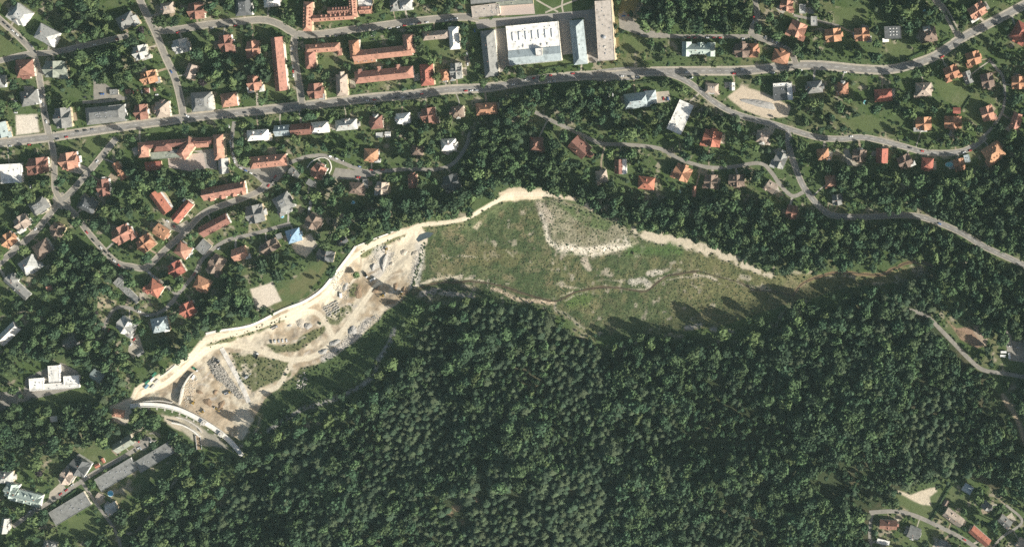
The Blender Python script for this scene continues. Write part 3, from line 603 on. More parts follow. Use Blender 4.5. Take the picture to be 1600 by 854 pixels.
        if pitched and n == 0:
            for q in range(rnd.choice((0, 1, 2, 3)) if max(W, D) < 30 else 5):
                sg = rnd.choice((1, -1)); t = rnd.uniform(-.32, .32); sl = math.atan2(rs, min(W2, D2) / 2 + ovr) * (.62 if rf == 'cross' else 1)
                if W >= D: x, y, er = W2 * t, -sg * D2 * .3, (sl * sg, 0, rot)
                else: x, y, er = sg * W2 * .3, D2 * t, (0, sl * sg, rot)
                o = mesh_obj('roof_window', shared('roof_window', skyl, M_WIN), ro); o.location = (*L(x, y), ev + rs * .42); o.rotation_euler = er
        if wins:
            storeys = max(1, min(2, int(ev / 3)))
            for fx, fy, ln, rr in ((0, -1, W2, 0), (1, 0, D2, math.pi / 2), (0, 1, W2, math.pi), (-1, 0, D2, -math.pi / 2)):
                m_ = max(1, min(3, int(ln / 6))) if (fy < 0 or fx > 0) else (1 if n == 0 else 0)
                for q in range(m_):
                    t = ((q + .5) / m_ - .5) * ln * .86
                    for st in range(storeys):
                        x, y = (t, fy * (D2 / 2)) if fy else (fx * (W2 / 2), t)
                        o = mesh_obj('window', shared('window', windw, M_WIN), wo); o.location = (*L(x, y), 1.2 + st * 3.0 + max(0, ev - 6.4) * .5); o.rotation_euler = (0, 0, rot + rr)
    HOUSES.append((px, py, max(w, d), lab, f"{COLWORD.get(col, col)} {kind.replace('_', ' ')} {where}")); return root
V, A, C_, SH, G_ = 'villa', 'apartment_block', 'cottage', 'shed', 'garage'
# --- north-west quarter
B(V,32,23,29,26,35,'mans','pale','in the far north-west corner',7)
B(V,73,55,34,25,28,'hip','pale','at the north-western street corner',7,[(12,4,14,18,'hip','white',6)])
B(V,197,33,28,22,-28,'hip','grey','left of the top of the steep street',7.5,[(12,6,12,16,'gable','pale',6.5)])
B(V,220,82,22,22,-15,'cross','pale','where the cross street ends')
B(C_,262,13,20,18,-10,'mans','beige','above the upper street corner')
B(V,307,17,24,26,-5,'cross','russet','on the upper street below the top edge',8)
B(V,283,72,23,22,-12,'cross','pale','right of the steep street')
B(C_,299,111,17,22,20,'gable','beige','right of the steep street lower down')
B(V,233,121,25,20,-16,'cross','orange','above the row of red sheds')
B(V,86,108,32,26,0,'cross','olive','by the north-western park trees')
B(V,39,107,28,28,-5,'hip','russet','beside the western villa street')
B(V,0,127,16,20,0,'hip','grey','cut by the west edge near the top')
B(V,46,153,28,24,-10,'hip','grey','beside the parked white cars',7,[(10,2,10,20,'gable','pale',6)])
B(V,99,184,25,32,-6,'cross','grey','on the boulevard beside the western street',7.5)
B(A,165,179,62,27,-6,'mans','grey','with inner light wells on the boulevard',9,[(16,-2,20,22,'flat','pale',9.8),(-20,-4,14,16,'flat','pale',9.6)],cat='building')
B(V,221,175,20,24,-6,'cross','russet','left of its twin on the boulevard')
B(V,254,171,22,25,-6,'hip','beige','right of its twin on the boulevard',8)
B(V,315,159,32,30,-4,'mans','grey','standing over the foot of the steep street',8.5,[(12,2,12,24,'hip','pale',7.6)])
B(C_,3,203,18,24,-15,'gable','teal','at the west edge of the boulevard')
B(SH,200,143,8,7,-4,'lean','russet','leftmost of the red garage row',2.8)
B(SH,229,142,9,9,-4,'hip','russet','in the middle of the red garage row',3)
B(SH,241,139,5,7,-4,'gable','russet','at the end of the red garage row',2.8)
B(G_,178,144,13,9,-4,'flat','grey','in the asphalt yard',3)
# --- north centre
B(A,380,10,26,30,-4,'mans','charcoal','cut by the top edge above the upper street',10,cat='building')
B(V,424,3,24,16,-6,'hip','white','at the top edge beside the street bend')
B('school_building',521,27,64,11,-4,'gable','salmon','with three wings at the top edge',11,[(-40,-4,15,46,'hip','salmon',11,6),(12,-10,40,12,'gable','russet',11),(32,-14,12,34,'hip','salmon',12),(50,-22,22,16,'flat','white',8),(50,-8,20,13,'gable','salmon',8)],cat='school',dorm=6)
B(A,616,9,14,18,-4,'hip','grey','left of a pair at the top edge',8,cat='building')
B(A,634,8,20,17,-4,'hip','pale','right of a pair at the top edge',8,cat='building')
B(V,353,68,20,26,-8,'cross','russet','below the row of kerbside cars')
B(V,396,76,20,24,-6,'cross','salmon','left of the long salmon slab')
B('slab_block',436,100,84,19,84.5,'gable','salmon','standing lengthwise to the side street',11,cat='building',dorm=0,chimneys=6)
B(A,504,75,54,14,-4,'hip','salmon','with an L-shaped wing beside the side street',9,[(-20,17,17,28,'hip','salmon',9),(25,8,8,12,'hip','russet',7)],cat='building')
B(A,598,83,92,17,-6,'gable','salmon','with two taller ends below the upper street',10,[(-43,-11,16,28,'hip','orange',11),(42,-10,17,30,'hip','salmon',11),(-30,9,34,8,'lean','orange',7)],cat='building',dorm=0,chimneys=5)
B(A,600,117,92,19,-6,'hip','salmon','with three northern gables above the boulevard',10,[(-38,-6,8,14,'gable','russet',10.2),(-8,-7,8,14,'gable','russet',10.2),(22,-7,8,14,'gable','russet',10.2)],cat='building',dorm=0,chimneys=5)
B(V,493,142,22,24,-4,'cross','russet','at the boulevard end of the side street',8)
B(V,534,133,18,34,-3,'hip','beige','between the side street and the salmon block',8)
B(V,398,129,21,25,-8,'cross','salmon','below the salmon slab on its left')
B(V,358,156,25,22,-8,'hip','salmon','between steep street and boulevard',7,[(6,4,14,14,'hip','white',6)])
B(V,403,211,34,17,-4,'hip','white','first of the row below the boulevard',6)
B('terrace_house',441,204,24,17,-5,'gable','slate','at the left end of the three-coloured terrace',6)
B('terrace_house',471,202,32,18,-5,'gable','russet','in the middle of the three-coloured terrace',6.1)
B('terrace_house',500,199,28,18,-5,'hip','white','at the right end of the three-coloured terrace',6)
B(V,541,195,34,17,-5,'hip','pale','right of the three-coloured terrace',6)
B(V,588,191,20,21,-6,'hip','russet','below the boulevard trees')
B(V,630,185,22,17,-6,'hip','white','below the boulevard trees',6)
B(SH,593,211,11,8,-4,'flat','pale','left of two garden sheds',2.8)
B(SH,606,210,9,9,-4,'gable','white','right of two garden sheds',2.8)
B(A,681,55,42,14,-5,'hip','beige','with an L-shaped white wing',9,[(28,7,16,36,'hip','white',9)],cat='building')
B(A,667,117,21,34,-4,'hip','red','standing tall over the boulevard',10,cat='building')
B(C_,695,117,12,18,-4,'hip','orange','between the tall red block and the school street',5.5)
B(C_,713,111,18,25,-4,'cross','grey','beside the school street',6)
B(V,670,180,22,23,-8,'cross','russet','third below the boulevard trees')
B(V,715,175,20,18,-6,'hip','brown','left of the orange bungalow')
B('bungalow',760,170,33,19,-4,'hip','orange','at the edge of the central wood',5)
B(V,701,226,24,19,-3,'hip','white','in the garden by the lane bend',6)
# --- school complex
B('school_wing',765,84,73,22,84,'hip','grey','left of the white-roofed hall',10,cat='school',chimneys=2,dorm=0)
hall = B('school_hall',834,68,82,62,-5.5,'flat','white','with a row of seven skylights',8.5,[(0,19,82,22,'gable','slate',9.2),(8,14,10,12,'flat','white',14)],cat='school',rise=3.5,chimneys=0,dorm=0)
hroof = [o for o in hall.children if o.name.startswith('roof')][0]
def sklt(mb):
    v = [(-1.6,-5.2,0),(1.6,-5.2,0),(1.6,5.2,0),(-1.6,5.2,0),(0,-5.0,1.5),(0,5.0,1.5)]; mb.add(v, [(3,2,1,0),(0,1,4),(2,3,5),(1,2,5,4),(3,0,4,5)])
for q in range(7):
    o = mesh_obj('skylight', shared('skylight_ridge', sklt, material('skylight_glass', (.62,.62,.60), .4, .1)), hroof); o.location = ((-31 + q * 10.2) * S, 13.5 * S, 8.62)
for q in range(4):
    o = mesh_obj('vent', shared('roof_box', lambda m: m.box(0, 0, 0, 1.6, 2.6, 1.0), M_CONC), hroof); o.location = ((-16, 0, 12, 22)[q] * S, -3 * S, 8.62)
B('school_wing',904,66,70,22,84,'hip','slate','right of the white-roofed hall',11,cat='school',chimneys=1,dorm=0)
slab = B('slab_block',945,48,94,26,86.5,'flat','tan','standing tall beside the dark plaza',20,cat='building',chimneys=0)
sroof = [o for o in slab.children if o.name.startswith('roof')][0]
o = mesh_obj('roof_tank', shared('roof_tank', lambda m: (m.cyl(0, 0, 0, 1.8, 2.2, 2.2), m.cyl(0, 0, 1.8, 2.4, 2.2, .5)), M_METAL), sroof); o.location = (8, -1, 20.1)
o = mesh_obj('vent', shared('roof_box', None, M_CONC), sroof); o.location = (20, -1, 20.1)
B('pavilion',757,17,40,19,-7,'flat','tan','with a rounded end beside the pink terrace',5,[(18,0,12,15,'flat','tan',4.9)],cat='building')
B(A,770,-4,70,16,-5,'flat','grey','along the top edge above the pavilion',8,cat='building')
B('green_roofed_annex',804,4,58,8,-4,'flat','olive','above the pink terrace',4,cat='building',wins=False)
# --- north-east quarter
B(V,1091,77,50,17,1,'hip','mint','with three gables under the parking lane',7.5,[(-18,0,15,23,'gable'),(4,-2,11,18,'gable'),(20,0,13,22,'gable')],chimneys=1)
B(V,1160,79,24,22,0,'cross','brown','beside its orange neighbour')
B(V,1177,79,16,22,0,'hip','orange','joined to the brown villa',7)
B(V,1220,89,26,21,14,'pyr','orange','on the wedge where two roads meet',6)
B(V,1229,9,20,17,5,'cross','salmon','at the top edge beside the parking street')
B(V,1246,46,26,24,22,'cross','salmon','above the row of angled parked cars')
B(G_,1254,14,10,15,0,'flat','pale','between two northern gardens',3)
B(SH,1268,18,9,8,0,'flat','grey','in the garden at the northern driveway',3)
B(G_,1272,33,10,15,0,'flat','pale','on the northern driveway',3)
B('clinic',995,157,40,24,-7,'hip','slate','below the boulevard with a six-sided end',6,[(22,-2,18,22,'pyr','slate',5.8)],cat='building',wall=WALLS[1])
B('long_hall',1063,183,50,24,-66,'flat','white','set at a slant beside the road bend',5,[(-18,-7,14,11,'flat','white',6.4),(-20,6,12,9,'flat','white',3.6)],cat='building')
B(C_,1112,138,21,16,4,'mans','beige','where the curving road branches off',4.5)
B(SH,1144,135,9,13,0,'gable','pale','beside the sandy excavation',3)
B(A,1223,143,30,28,-4,'flat','charcoal','with a raised white strip above the excavation',10,[(11,1,8,26,'flat','white',10.8),(-2,-11,24,5,'flat','white',10.5)],cat='building')  # raised flat white parts along the east and north sides
B(V,1273,136,24,19,-6,'hip','grey','right of the dark excavated house')
B(V,1113,216,28,25,12,'cross','red','in the trees below the curving road',6.5)
B(V,1192,214,21,19,10,'hip','beige','below the curving road',6)
B(V,1302,55,25,21,-6,'cross','orange','west of its twin in the northern gardens')
B(V,1347,54,24,21,-4,'cross','orange','east of its twin in the northern gardens')
drk = B(V,1395,51,26,20,-3,'flat','charcoal','dotted with white skylights among trees',5.5)
for q in range(9):
    o = mesh_obj('skylight', shared('skylight_box', lambda m: m.box(0, 0, 0, 1.5, 1.1, .4), WALLS[1]), [x for x in drk.children if x.name.startswith('roof')][0]); o.location = ((-3 + (q % 3) * 4), (5 - (q // 3) * 4), 5.62)
B(SH,1384,63,10,6,-3,'lean','white','below the dark house with white skylights',2.8)
B(V,1450,55,27,23,-12,'hip','brown','left of the north street')
B(V,1527,17,27,21,-32,'cross','salmon','inside the north-eastern fork')
B(V,1594,50,24,30,30,'hip','red','cut by the east edge below the fork')
B(V,1521,91,22,21,-16,'cross','orange','below the fork of the boulevard')
B(V,1487,113,23,21,-22,'cross','orange','on the outer bend of the boulevard')
B('greenhouse',1512,121,14,20,-20,'gable','grey','in the garden between orange villas',3,cat='greenhouse')
B(V,1543,126,20,23,-12,'cross','brown','between the fork and the access lane')
B(V,1591,129,21,20,0,'cross','orange','at the east edge beside the access lane')
B(V,1317,138,17,19,0,'hip','orange','below the boulevard bus bay')
B(V,1380,149,28,20,-4,'hip','red','next to the dark purple beech',6,[(8,4,12,12,'hip','white',5.8)])
B(V,1443,140,25,22,-2,'hip','beige','south of the boulevard bend')
B(V,1443,193,25,21,-2,'cross','orange','below the purple beech garden')
B(V,1489,191,27,20,0,'cross','orange','beside the red garden shed')
B(SH,1495,173,12,10,0,'gable','red','behind an orange villa',3)
B(V,1543,177,20,23,-18,'cross','salmon','alone on the eastern lawn')
B(V,1587,190,14,27,18,'gable','salmon','right of the access lane')
# --- west, south of the boulevard
B('office',17,271,33,30,-3,'flat','white','at the west edge below the boulevard',7,cat='building')
B(V,60,258,31,24,-5,'cross','russet','right of the white office',7.5)
B(V,108,251,27,26,-8,'cross','salmon','right of the street to the square',7.5)
sc = B('school_building',224,234,17,24,-4,'hip','salmon','around a court below the boulevard',11,[(30,-4,28,17,'hip','russet',11),(68,2,34,18,'hip','salmon',11,-50),(92,-4,20,14,'gable','salmon',10),(118,4,16,40,'hip','salmon',12),(122,34,16,24,'gable','pale',9),(56,-7,104,12,'gable','russet',10.6),(38,11,60,11,'flat','olive',6),(10,27,26,14,'flat','red',3.5),(50,6,20,6,'flat','grey',8)],cat='school')
B('townhouse',187,267,29,12,58,'gable','orange','leaning along the diagonal street',7)
B(V,162,293,18,27,-6,'cross','russet','below the diagonal street')
B(V,61,321,29,22,-32,'mans','grey','on the small square')
B(V,138,320,26,22,28,'mans','charcoal','beside the small square',7)
B(V,35,347,23,21,-35,'cross','beige','on the west side of the diagonal street')
B(V,14,375,21,21,-40,'cross','orange','at the west edge of the diagonal street')
B(C_,90,359,21,18,25,'cross','brown','between the square and the winding street',5.5)
B(V,66,388,27,23,-32,'pyr','brown','below the diagonal street')
B(V,45,414,27,24,-35,'hip','pale','at the foot of the diagonal street')
B(V,191,366,29,25,-30,'cross','salmon','on the inner bend of the winding street')
B('townhouse',251,316,38,17,54,'gable','red','left of two facing the pale yard',8,[(2,-9,30,5,'flat','white',7)])
B('townhouse',285,330,38,15,-50,'gable','red','right of two facing the pale yard',8,[(16,-4,8,14,'flat','white',7)])
B(SH,211,367,10,8,-30,'hip','orange','beside an orange villa on the winding street',3)
B(V,228,380,25,23,-38,'cross','orange','above the winding street curve')
B(V,252,362,22,19,32,'gable','orange','with white gable above the lane',6.5)
B(V,286,391,23,22,35,'pyr','salmon','below the winding street')
B(V,276,420,22,22,-30,'cross','red','in the crook of the lanes')
B('terrace_house',335,352,48,18,-28,'gable','russet','running uphill beside the winding street',7.5,dorm=2)
B(G_,318,386,18,20,40,'flat','grey','below the uphill terrace',3.5)
B('terrace_house',350,298,68,19,-11,'gable','salmon','with four front gables below the courtyard school',8,[(-22,5,10,14,'gable'),(-4,5,10,14,'gable'),(14,5,10,14,'gable'),(29,2,9,20,'gable')],dorm=0,chimneys=4)
B('terrace_house',419,252,58,19,-6,'hip','salmon','on the asphalt forecourt',8.5,dorm=3,chimneys=4)
B(V,498,268,21,21,28,'cross','salmon','inside the looped garden wall')
B(SH,460,270,18,12,32,'gable','grey','beside the looped garden',3.2)
B(G_,485,286,12,9,32,'flat','grey','below the looped garden',3)
B(V,443,317,27,28,-30,'mans','grey','below the forecourt',8)
B(V,399,334,27,28,-12,'cross','grey','between winding street and climbing lane',7)
B(V,556,294,22,18,4,'hip','brown','above the round blue pool')
B(SH,571,287,9,15,0,'flat','grey','between two brown villas',3)
B(V,597,294,19,20,6,'cross','beige','right of the pool garden')
B(V,580,242,23,20,2,'pyr','orange','alone above the garden lane',6)
B(V,645,283,15,22,-4,'hip','russet','below the garden lane')
B(C_,652,235,18,17,4,'hip','brown','above the garden lane',5)
B(V,490,346,22,22,32,'cross','brown','above the blue-roofed house')
B(V,459,368,23,21,-16,'pyr','blue','under a bright tarpaulin',6)
B(SH,436,369,9,9,-20,'flat','grey','beside the blue-roofed house',3)
B(V,422,385,28,18,-30,'cross','brown','below the climbing lane',5.5)
B(V,375,396,23,20,-20,'gable','salmon','below the climbing lane',6)
B(V,338,413,22,28,30,'cross','brown','at the turn of the climbing lane',6)
B('barn',509,399,27,17,12,'cross','charcoal','at the top of the sloping field',4.5,cat='barn')
B(SH,535,377,16,10,-32,'gable','charcoal','in the trees above the dirt track',3)
B(V,706,285,23,25,-18,'cross','charcoal','in the shade of the central wood',6.5)
B(V,838,225,21,22,0,'hip','russet','in the shade of tall trees',6)
B(V,906,230,30,25,42,'gable','russet','below the start of the narrow lane',6,[(20,-2,9,9,'gable')])
B(C_,940,276,18,20,-10,'pyr','beige','on the wooded slope',5.5)
B(V,968,260,23,16,90,'gable','russet','with one white roof slope above the wooded bank',6,[(0,-6,23.5,10,'flat','white',8.5)])  # flat white part covers the eastern half of the russet gable
B('bungalow',1010,286,26,20,6,'hip','red','above the wooded bank',4.5)
B(V,1066,270,27,23,26,'cross','orange','on the narrow lane')
B(V,1111,283,21,21,4,'cross','brown','left of two below the narrow lane')
B(V,1151,282,25,19,0,'cross','brown','right of two below the narrow lane')
B(V,1219,250,19,25,24,'cross','grey','between the two descending roads')
B(C_,1205,292,17,17,34,'gable','beige','inside the bend of the narrow lane',5)
B(V,1237,331,17,21,12,'cross','russet','at the edge of the eastern wood',5.5)
B(SH,1085,299,6,17,6,'gable','salmon','beside the turquoise pool',3)
B(V,1286,241,19,18,-8,'hip','orange','below the curving road')
B(V,1298,283,17,18,-6,'hip','salmon','above the eastern wood')
B(C_,1343,243,22,19,4,'cross','brown','inside the curled drive',5.5)
B(V,1378,243,19,23,2,'gable','red','second along the lower eastern row',5.5,[(0,8,19,8,'flat','white',4)])
B(V,1414,252,22,20,-24,'cross','brown','third along the lower eastern row',5.5)
B(V,1449,256,19,19,4,'hip','red','fourth along the lower eastern row',5.5)
B(V,1499,257,17,19,-14,'cross','orange','beside the pale blue terrace',5.5,[(14,-6,9,12,'flat','slate',3.5)])
B(V,1552,238,31,26,-32,'hip','orange','with roof windows at the lane end',8,dorm=4)
B(C_,1308,312,15,17,-6,'cross','grey','inside the eastern road bend',5)
# --- south-west
B('workshop',27,449,46,14,42,'gable','grey','among trees at the west edge',5,[(-14,-6,16,14,'hip','grey',6)],cat='building')
B(SH,77,450,9,8,-20,'flat','salmon','in the clearing below the villas',2.6)
B('hall_building',13,521,38,18,-44,'gable','white','at the west edge in the wood',6,cat='building')
B('house',111,533,22,19,-28,'gable','grey','with solar panels in a clearing',5)
kg = B('kindergarten',85,603,78,10,-4,'flat','white','with three blocks on a grey yard',4,[(2,-20,17,26,'flat','white',7),(-27,-6,22,18,'flat','white',6),(28,-8,24,14,'flat','white',6)],cat='school',wall=WALLS[1])
B('greenhouse',152,587,20,16,32,'gable','teal','beside the tall dark trees',3,cat='greenhouse')
B(V,242,450,24,23,32,'hip','red','inside the looping lane')
B(V,316,444,25,21,26,'hip','orange','above the wooded bank')
B(V,294,483,24,21,-26,'cross','red','at the end of the climbing lane')
B(V,197,509,27,22,32,'cross','pale','in the loop above the dam')
B(V,250,507,27,23,-12,'hip','slate','below the looping lane',7,[(8,3,9,20,'hip','white',6)])
B('garage_row',200,456,44,10,44,'flat','grey','dug into the slope above the looping lane',3,[(-22,-2,10,16,'flat','grey',3.2)],cat='garage')
B(SH,219,551,12,8,-30,'gable','grey','in the yard above the construction site',3)
B('storage_hall',241,714,62,20,-31,'flat','grey','rightmost of the three long sheds',5,cat='warehouse')
B('storage_hall',181,741,66,22,-31,'flat','grey','in the middle of the three long sheds',5,cat='warehouse')
B('storage_hall',109,794,64,24,-31,'flat','grey','leftmost of the three long sheds',5,cat='warehouse')
B('house',193,693,32,16,-31,'gable','olive','below the foot of the dam',5.5)
B(V,125,728,28,26,32,'cross','charcoal','opposite the long sheds',8)
B(V,105,743,19,25,32,'cross','beige','beside the purple beech garden',6.5)
B('manor',40,777,50,20,14,'cross','mint','at the bend of the garage street',8,[(-24,-6,20,22,'cross','mint',8)],dorm=3)
B(V,9,745,24,20,0,'hip','pale','at the west edge above the mint manor',6)
B(C_,175,793,18,16,-26,'gable','pale','beside the round garden pool',5)
B(SH,156,776,12,10,32,'gable','beige','between the long sheds and side lane',3)
B('inn',185,645,20,13,10,'hip','salmon','at the west end of the dam',4.5,cat='building')
B(SH,84,654,11,9,-6,'lean','white','on a path in the western wood',3)
B(SH,152,727,8,6,-28,'gable','red','leftmost in the garden of the dark villa',2.6)
B(SH,161,719,5,8,-28,'gable','red','rightmost in the garden of the dark villa',2.6)
B(C_,78,852,22,14,10,'hip','grey','at the bottom edge',5)
B(C_,8,820,14,24,10,'gable','pale','low on the west edge',5)
# --- south-east corner
B(C_,1388,819,27,15,3,'gable','russet','beside the road stub',5.5)
B(C_,1428,832,19,19,22,'gable','grey','below the curving corner road',5.5)
B(C_,1512,763,16,13,32,'flat','slate','at the edge of the forest',4.5)
B('terrace_house',1490,808,33,16,37,'gable','beige','above the curving corner road',6)
B('terrace_house',1531,837,36,14,41,'gable','red','right of the curving corner road',6)
B(C_,1542,790,16,12,36,'cross','grey','below the forest edge',5)
B(C_,1570,814,21,14,39,'gable','grey','beside the access lane',5)
B(SH,1478,785,8,10,30,'gable','brown','beside the sandy lot',2.8)
B('carport',1380,846,20,8,14,'lean','white','in the south-eastern corner',2.8,cat='shed')
B(C_,1475,852,20,14,32,'hip','grey','cut by the bottom edge',5)
B(C_,1597,849,16,16,30,'gable','beige','in the very south-eastern corner',5)

# drives and garden paths from each house to its street, and paved terraces at the houses
ALLR = np.concatenate([np.column_stack([p, np.full(len(p), r[2] / 2 + r[3])]) for p, r in zip(SM, ROADS)])
M_DRIVE = [material('drive_gravel', (.40,.355,.28), .95, .25, .5, stain=(.30,.27,.21)), material('drive_slabs', (.34,.315,.27), .9, .2, .6, stain=(.26,.24,.20)), material('drive_earth', (.29,.235,.165), .95, .3, .4)]
PATHD = np.full((NY, NX), 99.0); nd_ = 0
for hi, (hx_, hy_, hs_, lab_, sl_) in enumerate(HOUSES):
    if hs_ < 12 or hx_ < 0 or hx_ > 1600: continue
    dd = np.hypot(ALLR[:, 0] - hx_, ALLR[:, 1] - hy_); k = int(dd.argmin())
    if dd[k] > 55 or dd[k] < hs_ * .5: continue
    rr = random.Random(hi); a = np.array((hx_, hy_)); b = ALLR[k, :2]; u = (b - a) / dd[k]; b = b - u * ALLR[k, 2] * .9
    m_ = (a + b) / 2 + np.array((-u[1], u[0])) * rr.uniform(-4, 4); wd = rr.uniform(1.4, 3.6); pl = smooth_line([a + u * hs_ * .28, m_, b], 2.0)
    o = ribbon(pl, -wd / 2, wd / 2, .045 + .002 * (hi % 5), cols=1).build('driveway', M_DRIVE[hi % 3]); tag(o, 'paved drive leading to the ' + sl_, kind='structure'); PATHD = np.minimum(PATHD, line_d(pl, 10) - wd / 2)
    if rr.random() < .75:
        t = rr.choice((-1, 1)); c0 = a + np.array((-u[1], u[0])) * t * hs_ * .5 + u * rr.uniform(-3, 3); w2, d2 = rr.uniform(4, 8), rr.uniform(3, 6); an = math.atan2(u[1], u[0]) + rr.uniform(-.2, .2)
        q = [(c0[0] + x * math.cos(an) - y * math.sin(an), c0[1] + x * math.sin(an) + y * math.cos(an)) for x, y in ((-w2, -d2), (w2, -d2), (w2, d2 * .8), (-w2 * .7, d2))]
        flat_poly('terrace', q, .065 + .002 * (hi % 4), M_DRIVE[(hi + 1) % 3], 'paved garden terrace beside the ' + sl_); PATHD = np.minimum(PATHD, -poly_sd(q, 10))
# ------------------------------------------------------------------ the dam and its walls
def wall_strip(pts, wpx, ztop, zbot, flare=0.0, step=3.0):
    """closed wall along a pixel polyline; ztop metres absolute, zbot below"""
    p = smooth_line(pts, step); nn = normals2(p); mb = MB(); rows = []
    for k in range(len(p)):
        r = []
        for o, z in ((-wpx / 2 - flare, zbot), (-wpx / 2, ztop), (wpx / 2, ztop), (wpx / 2 + flare, zbot)):
            q = p[k] + nn[k] * o; x, y = mp(q[0], q[1], ztop); r.append((x, y, z))
        rows.append(r)
    v = [a for r in rows for a in r]; f = []
    for k in range(len(p) - 1):
        a, b = k * 4, k * 4 + 4
        f += [(a + i, a + i + 1, b + i + 1, b + i) for i in range(3)]
    f += [(0, 3, 2, 1), tuple(len(v) - 4 + i for i in range(4))]
    return mb.add(v, f)
DAM = [(203,634),(230,632),(256,634),(280,640),(300,649),(320,660),(340,673),(357,687),(371,702),(378,712)]
dz = 1.2
dam = empty('dam', g(290, 645)); dam.location.z = -9; tag(dam, 'curved pale masonry dam closing the construction site', 'dam')
def dpart(mb, name, mat, parent=dam):
    o = mb.build(name, mat, parent); 
    if parent is dam: o.matrix_parent_inverse = Matrix.Translation(dam.location).inverted()
    return o
M_STONE = material('dam_stone', (.47,.44,.38), var=.25, scale=.5, stain=(.33,.31,.27), bump=.15)
body = dpart(wall_strip(DAM, 7.0, dz, -12, 1.6), 'dam_wall', M_STONE)
dpart(wall_strip(DAM, 5.6, dz + .06, dz - .5), 'crest_road', M_CONCP)
P_ = smooth_line(DAM); N_ = normals2(P_)
for sgn, nm in ((-1, 'upstream_parapet'), (1, 'downstream_parapet')):
    dpart(wall_strip([tuple(a + b * sgn * 3.15) for a, b in zip(P_[::6], N_[::6])], .8, dz + 1.1, dz - .5), nm, M_CONCP)
for k in range(6, len(P_) - 4, 4):                                # pale masonry panels along the crest and the piers below
    q = P_[k] + N_[k] * 4.9; x, y = mp(q[0], q[1], -2); a = math.atan2(-(P_[k + 1] - P_[k])[1], (P_[k + 1] - P_[k])[0])
    o = mesh_obj('pier', shared('dam_pier', lambda m: (m.box(0, 0, -12, 1.6, 3.4, 11.5, 0, .8), m.box(0, 0, -.5, 1.9, 2.6, .5)), M_STONE), dam); o.location = Vector((x, y, 0)) - dam.location; o.rotation_euler = (0, 0, a)
for (fx, fy) in ((318,660), (345,678)):
    x, y = mp(fx, fy, 3); o = mesh_obj('gate_tower', shared('gate_tower', lambda m: (m.box(0, 0, -2, 5, 5, 6), m.box(0, 0, 4, 5.6, 5.6, .3), m.box(0, 0, 4.3, 3, 3, .5, 0, .2)), M_STONE), dam); o.location = Vector((x, y, 0)) - dam.location; o.rotation_euler = (0, 0, R(-35))
RW = [('retaining_wall', [(207,631),(228,627),(250,626),(268,629)], 1.4, 1.2, -9, M_CONC, 'thin curved wall just above the west end of the dam'),
      ('retaining_wall', [(279,632),(281,622),(284,606)], 1.8, 1.6, -9, M_STONE, 'tall stone wing wall casting a dark shadow beside the dam'),
      ('retaining_wall', [(284,606),(292,592),(300,583)], 1.4, -2.0, -9, M_CONC, 'lower concrete wall continuing the wing wall'),
      ('retaining_wall', [(268,660),(285,664),(300,672),(312,682)], 2.0, -1.5, -14, M_CONCP, 'curved outer wall of the stilling basin under the dam'),
      ('retaining_wall', [(275,651),(292,656),(310,668),(315,676)], 1.6, -1.5, -14, M_CONC, 'inner wall of the stilling basin under the dam'),
      ('embankment_wall', [(322,521),(345,516),(380,511),(402,504),(441,484),(475,471),(501,454),(520,432),(542,404),(556,385)], 3.6, None, None, M_CONCP, 'long white concrete wall beside the dirt track'),
      ('embankment_wall', [(556,385),(585,373),(604,366),(615,361)], 1.8, None, None, M_CONCP, 'thin end of the white wall below the central wood'),
      ('retaining_wall', [(252,587),(262,580),(274,570)], 1.4, None, None, M_CONC, 'short concrete wall above the site cabins'),
      ('garden_wall', [(480,262),(488,252),(503,246),(514,250),(518,262),(514,272)], 1.2, None, None, M_CONCP, 'looped pale wall round the salmon villa garden')]
for nm, pts, wp, zt, zb, m_, lab in RW:
    if zt is None:
        p = smooth_line(pts); mb = ribbon(p, -wp / 2, wp / 2, 1.1, 1.9, cols=2); o = mb.build(nm, m_)
    else: o = wall_strip(pts, wp, zt, zb).build(nm, m_)
    tag(o, lab, 'wall', 'walls of the site')
fb = empty('footbridge', g(311, 690)); tag(fb, 'brown plank footbridge below the stilling basin', 'bridge')
mbx = MB()
for sg in (-1, 1): mbx.box(sg * 3.0, 0, 1.2, .3, 18, 1.1)
mbx.build('railing', M_METAL, fb)
for q in range(15):
    o = mesh_obj('plank', shared('bridge_plank', lambda m: m.box(0, 0, .9, 5.6, 1.05, .2), material('bridge_timber', (.36,.27,.18), var=.25)), fb); o.location = (0, -8.4 + q * 1.2, 0)
MB().box(0, 0, -1, 4, 17.5, 1.88).build('deck', M_STONE, fb); fb.rotation_euler = (0, 0, R(6))
